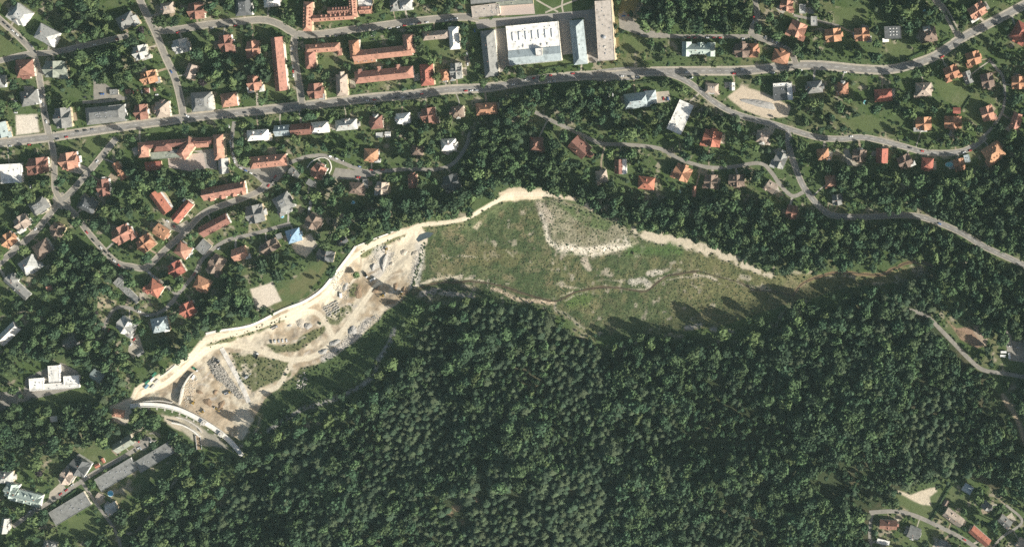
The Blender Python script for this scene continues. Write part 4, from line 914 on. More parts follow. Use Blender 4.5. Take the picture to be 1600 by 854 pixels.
# ------------------------------------------------------------------ construction machines, cabins, heaps
def place(o, px, py, ang=0, dz=0.0):
    o.location = g(px, py, dz); o.rotation_euler = (0, 0, -R(ang)); return o
def copy_tree(o, parent=None):
    c_ = o.copy(); COL.objects.link(c_); c_.parent = parent
    for ch in o.children: copy_tree(ch, c_)
    return c_
YEL = material('machine_yellow', (.30,.20,.05), .5, .2); GRN = material('container_green', (.05,.20,.12), .5, .2); BLU = material('container_blue', (.16,.28,.36), .5, .2); WHI = material('cabin_white', (.66,.66,.63), .5, .1)
def make_excavator(mat):
    t = empty('excavator', (0, 0, 0))
    for sg in (-1, 1): MB().box(0, sg * 1.25, 0, 4.2, .65, .95).build('track', M_DARK, t)
    MB().box(-.3, 0, 1.0, 3.6, 2.7, 1.3).build('body', mat, t)
    cb = MB().box(.9, .75, 2.3, 1.5, 1.15, 1.3, 0, .9).build('cab', mat, t); MB().box(.9, .75, 2.55, 1.56, 1.2, .7, 0, .93).build('window', M_WIN, cb)
    MB().box(-1.9, 0, 1.1, .9, 2.6, 1.5).build('counterweight', M_METAL, t)
    MB().bar((1.2, -.3, 2.0), (4.4, -.3, 4.6), .32).build('boom', mat, t); MB().bar((4.4, -.3, 4.6), (6.4, -.3, 2.2), .26).build('arm', mat, t)
    MB().box(6.3, -.3, 1.2, 1.0, 1.3, 1.1, 0, .7).build('bucket', M_METAL, t); return t
def make_truck(cab, bed):
    t = empty('dump_truck', (0, 0, 0))
    for x in (-2.8, -1.5, 2.4):
        for sg in (-1, 1): MB().add(*(lambda n: ([(x + .5 * math.cos(2 * math.pi * i / n), sg * 1.05 + s_, .5 + .5 * math.sin(2 * math.pi * i / n)) for s_ in (-.16, .16) for i in range(n)], [(i, (i + 1) % n, n + (i + 1) % n, n + i) for i in range(n)] + [tuple(range(n))[::-1], tuple(range(n, 2 * n))]))(10)).build('wheel', M_DARK, t)
    MB().box(0, 0, .75, 7.6, 1.0, .35).build('chassis', M_METAL, t)
    c_ = MB().box(2.9, 0, 1.0, 1.9, 2.4, 1.9, 0, .93).build('cab', cab, t); MB().box(3.35, 0, 1.75, 1.1, 2.42, .8).build('windscreen', M_WIN, c_)
    mb = MB(); mb.box(-1.2, 0, 1.15, 5.4, 2.5, .25)
    for sg in (-1, 1): mb.box(-1.2, sg * 1.2, 1.4, 5.4, .12, 1.1)
    mb.box(-3.86, 0, 1.4, .12, 2.3, 1.1); mb.box(1.46, 0, 1.4, .12, 2.3, 1.4); mb.build('tipper_bed', bed, t); return t
def make_cabin(mat, L_=6.0):
    t = empty('site_cabin', (0, 0, 0)); b = MB().box(0, 0, .15, L_, 2.5, 2.5).build('body', mat, t)
    mb = MB()
    for sg in (-1, 1): mb.box(sg * L_ * .4, 0, 0, .4, 2.3, .16)
    mb.build('skid', M_METAL, t); MB().box(0, 0, 2.65, L_ + .15, 2.65, .14).build('roof', mat, t)
    MB().box(L_ * .2, -1.26, 1.1, 1.2, .06, 1.0).build('window', M_WIN, b); MB().box(-L_ * .25, -1.26, .2, .9, .06, 2.0).build('door', M_METAL, b); return t
for (px, py, a, mt, lab) in [(604,388,85,YEL,'yellow excavator digging at the top of the grey spoil'), (600,461,160,YEL,'excavator in the brown pit east of the stacked slabs'), (302,629,-60,YEL,'excavator on the brown floor just above the dam'), (342,564,120,M_DARK,'dark excavator on top of the stone pile'), (338,637,30,YEL,'excavator on the brown floor below the stone pile'), (386,588,-40,M_METAL,'grey excavator at the end of the concrete apron'), (628,458,100,YEL,'yellow excavator at the meadow end of the brown pit'), (318,642,150,YEL,'excavator on the brown floor nearest the middle of the dam')]:
    t = make_excavator(mt); place(t, px, py, a, 0 if (px, py) != (342, 564) else 1.6); tag(t, lab, 'excavator', 'excavators on the construction site')
for (px, py, a, c1, b1, lab) in [(572,429,60,WHI,M_DARK,'dark dump truck beside the bright green tree'), (583,436,-30,WHI,M_METAL,'grey dump truck next to the bright green tree'), (306,576,35,WHI,GRN,'green dump truck on the track above the wing wall'), (356,613,-20,YEL,M_METAL,'truck parked at the foot of the stone pile'), (430,511,-28,M_METAL,M_CONC,'grey truck parked beside the middle dirt track'), (402,555,-70,WHI,M_DARK,'small truck on the bend of the dirt track')]:
    t = make_truck(c1, b1); place(t, px, py, a); tag(t, lab, 'truck', 'dump trucks on the construction site')
for (px, py, a, mt, lab) in [(242,584,-50,GRN,'green site cabin, uppermost of the group above the dam'), (239,592,-45,WHI,'white site cabin in the middle of the cabin group'), (231,596,-40,GRN,'green site cabin on the wood side of the cabin group'), (230,603,-50,BLU,'blue site cabin, lowest of the cabin group'), (240,603,-50,M_CONC,'tan site cabin nearest the dirt track'), (303,588,-60,WHI,'white site cabin at the end of the wing wall'), (533,461,85,WHI,'white site cabin beside the stacked slabs'), (246,595,-45,M_CONC,'tan container beside the upper site cabins')]:
    t = make_cabin(mt); place(t, px, py, a); tag(t, lab, 'cabin', 'cabins on the construction site')
for (px, py, a, lab) in [(1568,549,0,'white caravan, uppermost of three by the forest road'), (1567,555,4,'white caravan, middle of three by the forest road'), (1577,555,86,'white caravan standing crosswise by the forest road')]:
    t = make_cabin(WHI, 7); t.name = 'caravan'; place(t, px, py, a); tag(t, lab, 'caravan', 'caravans by the forest road')
# heaps: rough mounds of broken ground
def heap(px, py, rx, ry, h, ang, mat, lab, seed, name='gravel_heap'):
    r = random.Random(seed); n, m_ = 22, 7; mb = MB(); v = []; f = []
    ph = [r.uniform(0, 6.3) for _ in range(5)]
    for j in range(m_ + 1):
        t = j / m_
        for i in range(n):
            a = 2 * math.pi * i / n; k = 1 + .16 * math.sin(2 * a + ph[0]) + .12 * math.sin(3 * a + ph[1]) + .08 * math.sin(5 * a + ph[2])
            q = (1 - t); z = h * (1 - q ** 1.5) + r.uniform(-.12, .12) * h * (t > .05)
            v.append((rx * S * q * k * math.cos(a), ry * S * q * k * math.sin(a), z - (.6 if j == 0 else 0)))
    for j in range(m_):
        for i in range(n): f.append((j * n + i, j * n + (i + 1) % n, (j + 1) * n + (i + 1) % n, (j + 1) * n + i))
    o = mb.add(v, f).build(name, mat); place(o, px, py, ang); tag(o, lab, 'heap', 'heaps of spoil on the site')
    return o
GRV = material('grey_gravel', (.36,.345,.315), .95, .35, 1.2, bump=.6); SPO = material('pale_spoil', (.46,.41,.33), .95, .3, 1.0, bump=.6); BRN = material('brown_spoil', (.24,.17,.11), .95, .3, 1.0, bump=.6)
for i, h_ in enumerate([(600,409,5,13,3.6,10,GRV,'tall grey gravel heap, largest of the spoil bank'), (583,417,3.5,8,2.8,0,GRV,'narrow grey gravel heap left of the largest one'), (631,394,6,5,1.8,0,SPO,'round pale heap where the tracks join'), (649,396,6,5,1.6,0,SPO,'round pale heap nearest the meadow'),
    (481,509,6,6,2.4,0,GRV,'dark grey heap on the middle island'), (470,505,9,7,1.6,20,SPO,'low pale heap beside the dark grey one'), (551,516,9,6,2.6,-40,GRV,'grey heap high on the stony slope'), (523,535,9,5,2.2,-25,GRV,'grey heap low on the stony slope'), (505,549,7,5,2.2,-20,GRV,'lowest grey heap of the stony slope'), (632,455,5,8,2.4,5,BRN,'brown heap at the edge of the pit'),
    (560,456,7,12,1.8,15,BRN,'brown heap below the bright green tree'), (325,628,8,6,1.8,20,BRN,'brown heap on the reservoir floor'), (346,632,5,9,1.8,40,BRN,'brown heap beside the concrete apron'), (1187,162,26,7,2.4,12,GRV,'long grey gravel heap in the sandy excavation'), (1503,522,10,6,1.6,40,BRN,'reddish brown heap beside the forest road'), (588,452,9,4,1.6,-30,BRN,'long brown ridge left of the pit excavator'), (610,472,8,4,1.8,-20,BRN,'brown ridge below the pit excavator'), (618,447,4,7,1.6,20,BRN,'small brown heap right of the pit excavator'), (612,412,4,4,1.4,0,SPO,'small pale heap right of the tallest gravel heap'), (520,432,5,4,1.6,0,GRV,'grey heap at the upper end of the slab rows'), (540,447,4,7,1.6,10,GRV,'narrow grey heap beside the bright green tree'), (452,508,4,3,1.4,0,GRV,'small grey heap at the left of the middle island'), (312,612,6,3,1.2,30,BRN,'low brown ridge right of the wing wall'), (336,612,4,4,1.4,0,BRN,'small brown heap at the foot of the stone pile')]):
    heap(*h_, i)
# broken stones: too many to count one by one
def stones(name, poly, n, smin, smax, mat, lab, seed, mound=0.0):
    r = random.Random(seed); xs_ = [p[0] for p in poly]; ys_ = [p[1] for p in poly]; mb = MB(); k = 0; sdp = poly_sd(poly, 8)
    base = [(-1,-1,0),(1,-1,0),(1,1,0),(-1,1,0),(-.7,-.6,1),(.6,-.7,1.1),(.7,.6,.9),(-.6,.7,1)]; fc = [(4,5,6,7),(0,1,5,4),(1,2,6,5),(2,3,7,6),(3,0,4,7)]
    while k < n:
        x, y = r.uniform(min(xs_), max(xs_)), r.uniform(min(ys_), max(ys_)); d = samp(sdp, x, y)
        if d < 0: continue
        p = g(x, y, mound * min(1, d / 5) - .2); s_ = r.uniform(smin, smax) * .5; a = r.uniform(0, 6.3); c_, sn = math.cos(a), math.sin(a); e = r.uniform(.6, 1.1)
        mb.add([(p.x + s_ * (u * c_ - v * e * sn), p.y + s_ * (u * sn + v * e * c_), p.z + s_ * w_ * r.uniform(.9, 1.6)) for u, v, w_ in base], fc); k += 1
    o = mb.build(name, mat); tag(o, lab, 'stones', kind='stuff'); return o
STN = material('quarry_stone', (.37,.345,.30), .9, .5, .9); STNP = material('pale_stone', (.46,.43,.37), .9, .45, 1.0)
RIP = [(324,566),(334,556),(346,570),(366,598),(384,624),(374,624),(352,602),(336,590)]
stones('riprap', RIP, 1500, .6, 1.5, STN, 'long pile of grey quarry stone beside the concrete apron', 1, 1.5)
stones('rubble', [(570,500),(590,490),(598,495),(560,525),(520,560),(500,560),(530,535)], 900, .35, 1.25, STN, 'grey rubble strewn over the stony slope', 2)
stones('rubble', [(575,395),(610,385),(622,400),(612,425),(585,425)], 450, .3, 1.1, STNP, 'pale rubble round the grey gravel heaps', 3)
stones('rubble', [(645,395),(660,385),(655,420),(648,446),(636,440),(642,415)], 450, .3, 1.1, STNP, 'pale rubble along the edge of the meadow', 4)
stones('rubble', [(515,440),(535,420),(545,430),(545,470),(530,462)], 220, .5, 1.5, STN, 'broken stone beside the stacked slabs', 5)
stones('rubble', [(855,372),(900,385),(985,376),(992,388),(930,398),(870,392)], 160, .3, .9, STNP, 'pale stones along the edge of the spoil plateau', 6)
stones('rubble', [(975,440),(1000,432),(1014,440),(1008,450),(985,447)], 70, .4, 1.1, STNP, 'scattered white stones in the meadow', 7)
stones('rubble', [(990,357),(1070,374),(1162,403),(1217,427),(1205,434),(1095,398),(1000,378)], 160, .3, .9, STNP, 'small stones on the northern sand bank', 8)
stones('rubble', [(283,606),(300,583),(310,590),(300,620),(290,640)], 220, .4, 1.6, STNP, 'pale rubble beside the wing wall', 9)
stones('rubble', [(465,590),(475,580),(482,592),(474,610),(462,606)], 90, .6, 2.0, STNP, 'boulders at the foot of the site ramp', 10)
slabs = empty('slab_stack_yard', g(518, 482)); 
slabs_lab = 0
blk = lambda m: m.box(0, 0, 0, 2.6, 1.0, .8)
for r_ in range(11):                                              # rows of cut stone slabs laid out for the wall
    for q in range(5):
        if random.random() < .2: continue
        px, py = 507 + r_ * 1.9 + q * 1.5 + random.uniform(-.5, .5), 480 - r_ * .9 + q * 3.4 + random.uniform(-.6, .6)
        o = mesh_obj('stone_slab', shared('stone_slab', blk, STNP)); place(o, px, py, -52 + random.uniform(-8, 8), .02); o.scale = (random.uniform(.8, 1.3), random.uniform(.8, 1.2), random.uniform(.8, 1.6))
        tag(o, 'pale cut stone slab lying in rows beside the dirt track', 'stone slab', 'cut stone slabs laid out in rows')
bpy.data.objects.remove(slabs)
# garden pools
POOLW = material('pool_water', (.10,.38,.52), .1, .15, spec=.5); POOLT = material('turquoise_water', (.16,.48,.46), .1, .15, spec=.5)
for (px, py, r_, e, m_, lab) in [(552,316,2.6,1.3,POOLW,'round blue pool below the brown villa'), (441,338,2.6,1.2,POOLW,'round blue pool beside the grey villa'), (1062,299,2.6,1,POOLT,'turquoise round pool below the orange villa'), (1152,301,2.6,1.2,POOLW,'blue round pool below the brown villa pair'),
      (1352,160,3.4,1,POOLT,'large teal round pool under the garden trees'), (1447,17,2.6,2,POOLW,'long blue pool on the lawn by the north street'), (173,770,5,1,POOLW,'round pool with white rim beside the small white house'), (1483,257,4,1.6,POOLT,'pale turquoise pool on the eastern terrace')]:
    t = empty('garden_pool', g(px, py)); t.scale = (e, 1, 1); tag(t, lab, 'pool', 'garden pools')
    MB().cyl(0, 0, 0, .75, r_ * S, r_ * S, 20).build('rim', WHI, t); MB().cyl(0, 0, .76, .79, r_ * S * .88, r_ * S * .88, 20).build('water', m_, t)

# ------------------------------------------------------------------ cars
CARCOL = dict(white=(.70,.70,.68), black=(.018,.018,.02), grey=(.20,.205,.21), silver=(.45,.46,.47), red=(.42,.03,.03), blue=(.04,.11,.30), green=(.04,.12,.08))
def car_mesh(col):
    def f(m):
        pr = [(-2.15,.35),(2.1,.35),(2.15,.75),(1.1,.92),(-1.9,.95),(-2.15,.8)]
        n = len(pr); v = [(x, y, z) for y in (-.86, .86) for x, z in pr]
        m.add(v, [tuple(range(n)), tuple(range(2 * n - 1, n - 1, -1))] + [(i, n + i, n + (i + 1) % n, (i + 1) % n) for i in range(n)])
        v = [(-1.15, -.66, 1.43), (.25, -.66, 1.43), (.25, .66, 1.43), (-1.15, .66, 1.43), (-1.2, -.7, 1.40), (.3, -.7, 1.40), (.3, .7, 1.40), (-1.2, .7, 1.40)]
        m.add(v, [(0,1,2,3),(4,5,1,0),(5,6,2,1),(6,7,3,2),(7,4,0,3)])
    return shared('car_body_' + col, f, material('car_paint_' + col, CARCOL[col], .35, .06, spec=.5))
def glass_mesh():
    def f(m):
        v = [(-1.85,-.78,.93),(.95,-.78,.92),(.95,.78,.92),(-1.85,.78,.93),(-1.2,-.64,1.42),(.3,-.64,1.42),(.3,.64,1.42),(-1.2,.64,1.42)]
        m.add(v, [(4,5,6,7),(0,1,5,4),(1,2,6,5),(2,3,7,6),(3,0,4,7)])
    return shared('car_glass', f, M_WIN)
def wheel_mesh():
    def f(m):
        n = 10; v = [(.33 * math.cos(2 * math.pi * i / n), s_, .33 + .33 * math.sin(2 * math.pi * i / n)) for s_ in (-.1, .1) for i in range(n)]
        m.add(v, [(i, (i + 1) % n, n + (i + 1) % n, n + i) for i in range(n)] + [tuple(range(n))[::-1], tuple(range(n, 2 * n))])
    return shared('car_wheel', f, M_DARK)
ORD = ['first', 'second', 'third', 'fourth', 'fifth', 'sixth', 'seventh', 'eighth']
CARLABELS = set(); CARPOS = []
def car(px, py, ang, col, lab, van=False):
    t = empty('parked_car', g(px, py, .24 if samp(ROADMASK, px, py) else .08), -R(ang)); t['label'] = lab; t['category'] = 'van' if van else 'car'; t['group'] = 'cars parked along the streets'
    if van: t.name = 'van'; t.scale = (1.25, 1.1, 1.4)
    mesh_obj('body', car_mesh(col), t); mesh_obj('window', glass_mesh(), t)
    for x in (-1.35, 1.3):
        for y in (-.8, .8): o = mesh_obj('wheel', wheel_mesh(), t); o.location = (x, y, 0)
    if lab in CARLABELS: print('DUP CAR', lab)
    CARLABELS.add(lab); CARPOS.append((px, py))
def row(x0, y0, x1, y1, cols, where, perp=False, off=None):
    cols = cols.split(); n = len(cols); a = math.degrees(math.atan2(y1 - y0, x1 - x0)) + (90 if perp else 0); seen = {}
    for i, cl in enumerate(cols):
        t = i / (n - 1) if n > 1 else 0; seen[cl] = cols.count(cl)
        o = f"{ORD[i]} from {'west' if abs(x1 - x0) > abs(y1 - y0) * .6 else 'north'} " if n > 1 else ''
        car(x0 + (x1 - x0) * t, y0 + (y1 - y0) * t, a + random.uniform(-4, 4), cl, f"{cl} car, {o}{where}" if n > 1 else f"{cl} car {where}")
row(7,36,34,60,'black black white white black','on the diagonal north-western street'); row(50,72,56,81,'grey black','by the north-western street corner')
row(278,51,309,46,'red black black','below the upper street corner'); car(148,70,-12,'white','white car on the north-western cross street'); car(183,61,-14,'red','red car at the end of the cross street')
car(104,214,-8,'red','red car on the boulevard below the grey villa'); row(121,205,145,202,'black black grey','on the boulevard left of the crossing'); car(293,181,35,'white','white van at the foot of the steep street',True); car(290,191,60,'black','black car at the foot of the steep street')
row(208,144,222,143,'red red white','between the red sheds',True); car(245,148,0,'white','white car right of the red garage row'); car(160,147,-3,'blue','blue van in the asphalt yard',True); car(268,112,60,'blue','blue car on the steep street'); row(66,150,73,190,'white grey black white','on the western villa street')
row(25,158,25,176,'white white black white','beside the grey western villa',True); car(133,152,0,'black','black car at the access drive'); row(331,44,368,40,'white black black red','on the upper street below the top block')
row(456,68,456,84,'black grey black','beside the salmon slab'); row(458,104,459,118,'white red white','lower on the side street'); row(512,57,525,56,'black grey','on the upper street below the school'); row(584,48,622,43,'white black white white','on the upper street above the salmon blocks')
row(583,56,583,62,'white black','in the bay above the salmon blocks',True); car(632,40,-6,'red','red car on the upper street above the white block'); row(643,38,667,35,'white red white','above the L-shaped block'); row(698,32,713,29,'white white white','at the east end of the upper street'); row(574,157,585,156,'white red','on the boulevard below the salmon block')
row(620,153,639,151,'black white black','on the boulevard near the tall red block'); car(383,176,-5,'black','black car on the boulevard left of the salmon slab'); car(352,184,-6,'black','black car on the boulevard near the tram island'); row(358,197,364,213,'white silver','in the side street below the boulevard')
car(722,42,80,'red','red car at the corner of the school street'); car(742,48,84,'blue','blue car beside the grey school wing'); row(729,76,731,100,'black silver black white','in the shaded school street'); car(659,147,-8,'red','red car on the boulevard below the tall red block'); row(728,142,745,141,'red white silver','on the boulevard below the school street')
car(802,132,-8,'white','white car on the boulevard below the grey wing'); row(822,124,834,122,'white red','below the white-roofed hall'); row(858,128,866,127,'white silver','on the shaded boulevard'); car(895,115,-8,'red','red car below the blue-grey school wing'); car(860,118,-8,'red','red car on the boulevard below the hall lawn'); row(944,150,958,148,'white silver white','above the blue-grey clinic',True); row(788,160,795,159,'white white','in the clearing by the orange bungalow',True)
row(1066,59,1125,59,'black red red black silver red red','along the parking lane'); row(1150,60,1172,61,'black silver black','by the bend of the parking lane'); row(998,54,1006,56,'black grey','at the lower edge of the car park'); row(974,25,983,24,'blue red','at the upper edge of the car park')
row(1174,0,1174,11,'white red white','at the top of the parking street',True); row(1178,27,1177,34,'red silver','left in the parking street'); row(1196,58,1226,71,'white black silver white black white','angled beside the bend',True)
row(972,119,996,120,'white black white','on the boulevard above the clinic'); car(1073,113,-4,'white','white car at the branching of the roads'); car(1160,108,0,'white','white car on the boulevard below the brown villa'); car(1236,102,-4,'black','black car on the boulevard at the wedge'); car(1080,122,-25,'white','white van turning into the curving road',True); car(1147,115,-8,'red','red van on the boulevard near the excavation',True); row(1208,114,1251,110,'silver black white','below the boulevard near the excavation')
car(1008,141,10,'red','red car behind the blue-grey clinic'); row(1037,154,1044,154,'red blue','on the clinic drive',True); car(1320,113,2,'white','white car on the boulevard by the orange villa'); car(1472,89,-28,'red','red van on the boulevard bend',True); car(1556,38,-32,'black','black car near the north-eastern fork'); car(1330,213,0,'white','white car on the curving road')
row(16,228,46,226,'silver red','at the west end of the boulevard'); car(90,217,-8,'black','black car where the square street meets the boulevard'); row(48,291,68,289,'white silver white black white','in the lot below the russet villa',True); row(126,350,146,375,'black red black','upper on the winding street'); row(158,386,186,414,'white black black white red','lower on the winding street'); car(56,358,-45,'white','white car on the diagonal street'); car(152,252,-48,'white','white car near the orange townhouse')
row(262,345,272,353,'white red','in the pale yard'); row(360,222,367,252,'white silver black white silver white','beside the courtyard school'); row(376,262,400,274,'silver blue white black','above the asphalt forecourt'); row(420,290,430,276,'red black red','at the edge of the forecourt'); row(516,244,536,251,'white silver black','along the looped garden lane'); car(562,260,20,'blue','blue car on the garden lane'); row(580,265,598,265,'red red','on the garden lane below the orange house'); car(560,277,-4,'red','red van by the brown villa',True)
row(486,306,483,326,'red white white','on the garden drive'); car(342,388,-35,'white','white car on the climbing lane'); car(1422,231,10,'black','black car on the lower eastern road'); car(1441,236,8,'red','red car on the lower eastern road'); row(1506,238,1516,235,'white red','near the lane end'); car(1468,349,25,'blue','blue car on the eastern wood road')
row(234,426,264,452,'white silver red white black','along the looping lane'); row(178,474,184,486,'white black','at the loop above the dam'); car(218,486,18,'white','white car on the lower looping lane'); car(230,493,-6,'white','white car near the blue-grey villa'); car(170,516,-60,'red','red car at the end of the looping lane'); row(205,538,210,530,'white red','in the yard among garages'); car(304,428,-55,'red','red car at the foot of the climbing lane'); car(60,588,0,'black','black car on the kindergarten yard')
row(95,771,104,765,'red red','beside the beige villa'); car(113,757,-32,'silver','silver car opposite the long sheds'); car(134,744,-32,'white','white car at the dark villa'); car(64,803,55,'red','red car below the mint manor'); row(47,798,55,793,'white silver','above the mint manor bend'); car(217,688,80,'red','red car at the end of the garage street'); car(217,699,-30,'white','white car at the end of the garage street'); row(212,704,236,690,'black silver black white','beside the easternmost long shed',True)
car(1507,842,28,'red','red car beside the red terrace'); car(1402,800,5,'black','black car on the curving corner road'); row(424,533,448,531,'black white silver white white','on the middle island of the site',True); row(1578,540,1590,542,'white silver','by the caravans')
# ------------------------------------------------------------------ trees
def crown_mesh(name, mat, seed, n=260, squash=.85, lobes=11, leafs=.24):
    r = np.random.default_rng(seed); cs = []
    for k in range(lobes):
        a = r.uniform(0, 6.283); e = r.uniform(-.15, 1.0); rr = r.uniform(.25, .78)
        cs.append((rr * math.cos(a) * math.cos(e * .9), rr * math.sin(a) * math.cos(e * .9), .55 * math.sin(e * 1.4) * squash, r.uniform(.24, .46)))
    cs.append((0, 0, .28, .5)); mb = MB()
    bm = bmesh.new(); bmesh.ops.create_icosphere(bm, subdivisions=2, radius=1)
    V0 = []
    for v in bm.verts:
        d = np.array(v.co); best = .25
        for x, y, z, q in cs: best = max(best, float(d @ np.array((x, y, z))) + q * .72)
        V0.append(tuple(d * best * .86))
    F0 = [tuple(v.index for v in f.verts) for f in bm.faces]; bm.free(); mb.add(V0, F0)
    for k in range(n):
        x, y, z, q = cs[k % len(cs)]; d = r.normal(size=3); d[2] = abs(d[2]) * .9 - .25; d /= np.linalg.norm(d)
        p = np.array((x, y, z)) + d * q * r.uniform(.86, 1.10); nrm = d + r.normal(size=3) * .45; nrm /= np.linalg.norm(nrm)
        u = np.cross(nrm, r.normal(size=3)); u /= np.linalg.norm(u); w_ = np.cross(nrm, u); s_ = leafs * r.uniform(.6, 1.25) * .5
        mb.face(p + u * s_ + w_ * s_ * .8, p - u * s_ * .8 + w_ * s_, p - u * s_ - w_ * s_ * .7, p + u * s_ * .9 - w_ * s_ - nrm * s_ * .3)
    me = mb.mesh(name); me.materials.append(mat); return me
def conifer_mesh(name, mat, seed, tiers=11, rad=.17, droop=.10):
    r = np.random.default_rng(seed); mb = MB()
    for t_ in range(tiers):
        t = t_ / (tiers - 1); z = .16 + .80 * t; R_ = rad * (1 - t) ** .78 + .012; nb = int(10 - 5 * t); a0 = r.uniform(0, 6.3)
        for k in range(nb):
            a = a0 + 6.283 * k / nb + r.uniform(-.4, .4); L_ = R_ * r.uniform(.5, 1.35) * (1 + .25 * math.cos(a - seed)); wd = L_ * .30 + .006; c_, s_ = math.cos(a), math.sin(a)
            ro = np.array((0, 0, z + L_ * .30)); tip = np.array((c_ * L_, s_ * L_, z - droop * L_)); sd_v = np.array((-s_, c_, 0)) * wd; mid = ro * .42 + tip * .58; mid[2] += .012
            mb.face(ro, mid + sd_v - (0, 0, .014), tip); mb.face(ro, tip, mid - sd_v - (0, 0, .014))
            mb.face(mid + sd_v * .2 + (0, 0, .01), tip * .9 + ro * .1 + sd_v * .9 - (0, 0, .02), tip + sd_v * .2); mb.face(mid - sd_v * .2 + (0, 0, .01), tip - sd_v * .2, tip * .9 + ro * .1 - sd_v * .9 - (0, 0, .02))
    n = 8; v = [(rad * .55 * math.cos(6.283 * i / n), rad * .55 * math.sin(6.283 * i / n), .16) for i in range(n)] + [(0, 0, .98)]
    mb.add([(x * .7, y * .7, z) for x, y, z in v], [(i, (i + 1) % n, n) for i in range(n)]); me = mb.mesh(name); me.materials.append(mat); return me
def trunk_mesh(name, h, r0, limbs=5, seed=0):
    r = random.Random(seed); mb = MB(); mb.cyl(0, 0, -.15, h, r0, r0 * .55, 7)
    for k in range(limbs):
        a = 6.283 * k / max(1, limbs) + r.uniform(-.3, .3); z = h * r.uniform(.6, .95); mb.bar((0, 0, z), (math.cos(a) * h * .45, math.sin(a) * h * .45, z + h * .4), r0 * .28)
    me = mb.mesh(name); me.materials.append(M_BARK); return me
CROWN = {}
for tone in ('dark', 'mid', 'light', 'purple'):
    CROWN[tone] = [crown_mesh('crown_' + tone, LEAF[tone], 10 + k + {'dark': 0, 'mid': 20, 'light': 40, 'purple': 60}[tone], 250, (.8, .95, .7)[k], (9, 12, 15)[k]) for k in range(3 if tone != 'purple' else 1)]
for me_l in CROWN.values():
    for me in me_l: me.transform(Matrix.Translation((0, 0, 1.15)))
CROWN['spruce'] = [conifer_mesh('crown_spruce', LEAF['spruce'], 80 + k, 11 + k, (.19, .215, .235)[k]) for k in range(3)]
CROWN['pine'] = [conifer_mesh('crown_pine', LEAF['pine'], 90 + k, 9 + k, (.25, .22)[k], .02) for k in range(2)]
TR_B = trunk_mesh('trunk_broadleaf', 1.0, .085, 5, 1); TR_C = trunk_mesh('trunk_conifer', .6, .014, 0, 2)
# where trees may stand
OPEN = ROADMASK | PAVEMASK
NEARROAD = np.full((NY, NX), 99.0)
for d_, r_ in zip(road_d, ROADS): NEARROAD = np.minimum(NEARROAD, d_ - r_[2] / 2 - r_[3])
NEARROAD = np.minimum(NEARROAD, line_d([(1560,605),(1568,618),(1582,640),(1594,668),(1606,700)], 24) - 6)
LAWNM = np.full((NY, NX), -40.0)
for q in LAWNS: LAWNM = np.maximum(LAWNM, poly_sd(q, 8))
for q in ([(24,180),(58,178),(62,206),(26,212)], [(391,452),(425,440),(440,470),(402,484)], [(1138,152),(1160,134),(1195,146),(1236,166),(1230,182),(1200,185),(1160,172)], [(1416,772),(1440,768),(1462,765),(1456,792),(1420,785)], [(455,382),(485,365),(496,382),(478,402),(462,395)], [(172,634),(200,622),(205,648),(196,664),(178,660)],
          [(1480,500),(1494,512),(1516,510),(1542,540),(1525,545),(1500,528)], [(965,24),(972,0),(1000,-5),(992,16)], [(785,0),(935,-5),(935,30),(790,40)], [(250,644),(292,650),(345,686),(362,706),(330,704),(300,690),(266,664)], [(262,245),(335,232),(340,266),(264,264)], [(1555,540),(1600,535),(1600,575),(1560,572)], [(150,775),(205,738),(262,702),(284,712),(244,752),(188,790)]): LAWNM = np.maximum(LAWNM, poly_sd(q, 8))
WOODS = [[(118,85),(190,80),(195,130),(150,122),(128,125)], [(990,12),(1010,-20),(1170,-20),(1172,48),(1040,50),(1004,42)],
 [(800,142),(870,134),(960,142),(975,185),(930,202),(880,172),(835,165),(820,200),(870,215),(895,250),(888,300),(860,296),(800,290),(760,308),(700,328),(640,342),(590,358),(560,372),(530,386),(505,388),(520,360),(540,335),(600,315),(660,305),(690,303),(725,300),(715,270),(735,235),(722,205),(760,190)],
 [(880,297),(930,294),(990,312),(1060,312),(1150,312),(1200,312),(1230,348),(1290,347),(1340,347),(1420,345),(1500,371),(1560,402),(1604,425),(1700,430),(1700,560),(1604,560),(1545,535),(1500,490),(1478,440),(1440,402),(1340,412),(1290,418),(1215,420),(1160,400),(1110,383),(1050,369),(990,350),(930,322),(890,308)],
 [(1540,272),(1600,235),(1700,235),(1700,410),(1604,408),(1520,368),(1440,333),(1340,331),(1320,302),(1380,277),(1440,280),(1500,277)], [(1100,168),(1160,192),(1165,206),(1100,208),(1085,195)],
 [(60,482),(150,474),(170,520),(205,560),(200,615),(165,640),(140,606),(120,560),(70,560),(30,560),(-40,575),(-40,545),(40,525),(70,500)], [(-40,630),(30,636),(120,622),(168,640),(190,690),(150,702),(60,705),(-40,722)], [(305,470),(330,452),(360,440),(388,462),(398,482),(320,515),(270,555),(230,540),(262,522),(300,502)],
 [(312,728),(345,722),(352,760),(340,860),(300,960),(150,960),(195,860),(217,828),(242,792),(202,772),(192,762),(215,742),(268,732),(290,704)], [(190,258),(205,262),(340,272),(345,285),(300,288),(255,292),(215,290)], [(100,395),(160,392),(200,425),(215,450),(185,460),(140,465),(100,470),(70,440)], [(1600,575),(1700,575),(1700,760),(1604,720),(1592,668),(1575,625)], [(640,215),(690,210),(680,230),(665,255),(640,252)], [(1290,255),(1330,262),(1325,300),(1290,300)]]
sdW = np.full((NY, NX), -40.0)
for q in WOODS: sdW = np.maximum(sdW, poly_sd(q, 12, (wob[0] * .8, wob[1] * .8)))
den = fbm(45, 909, 3)
DAMD = line_d(P_, 20)
TREES = []   # px, py, radius m, height scale, tone, kind, priority
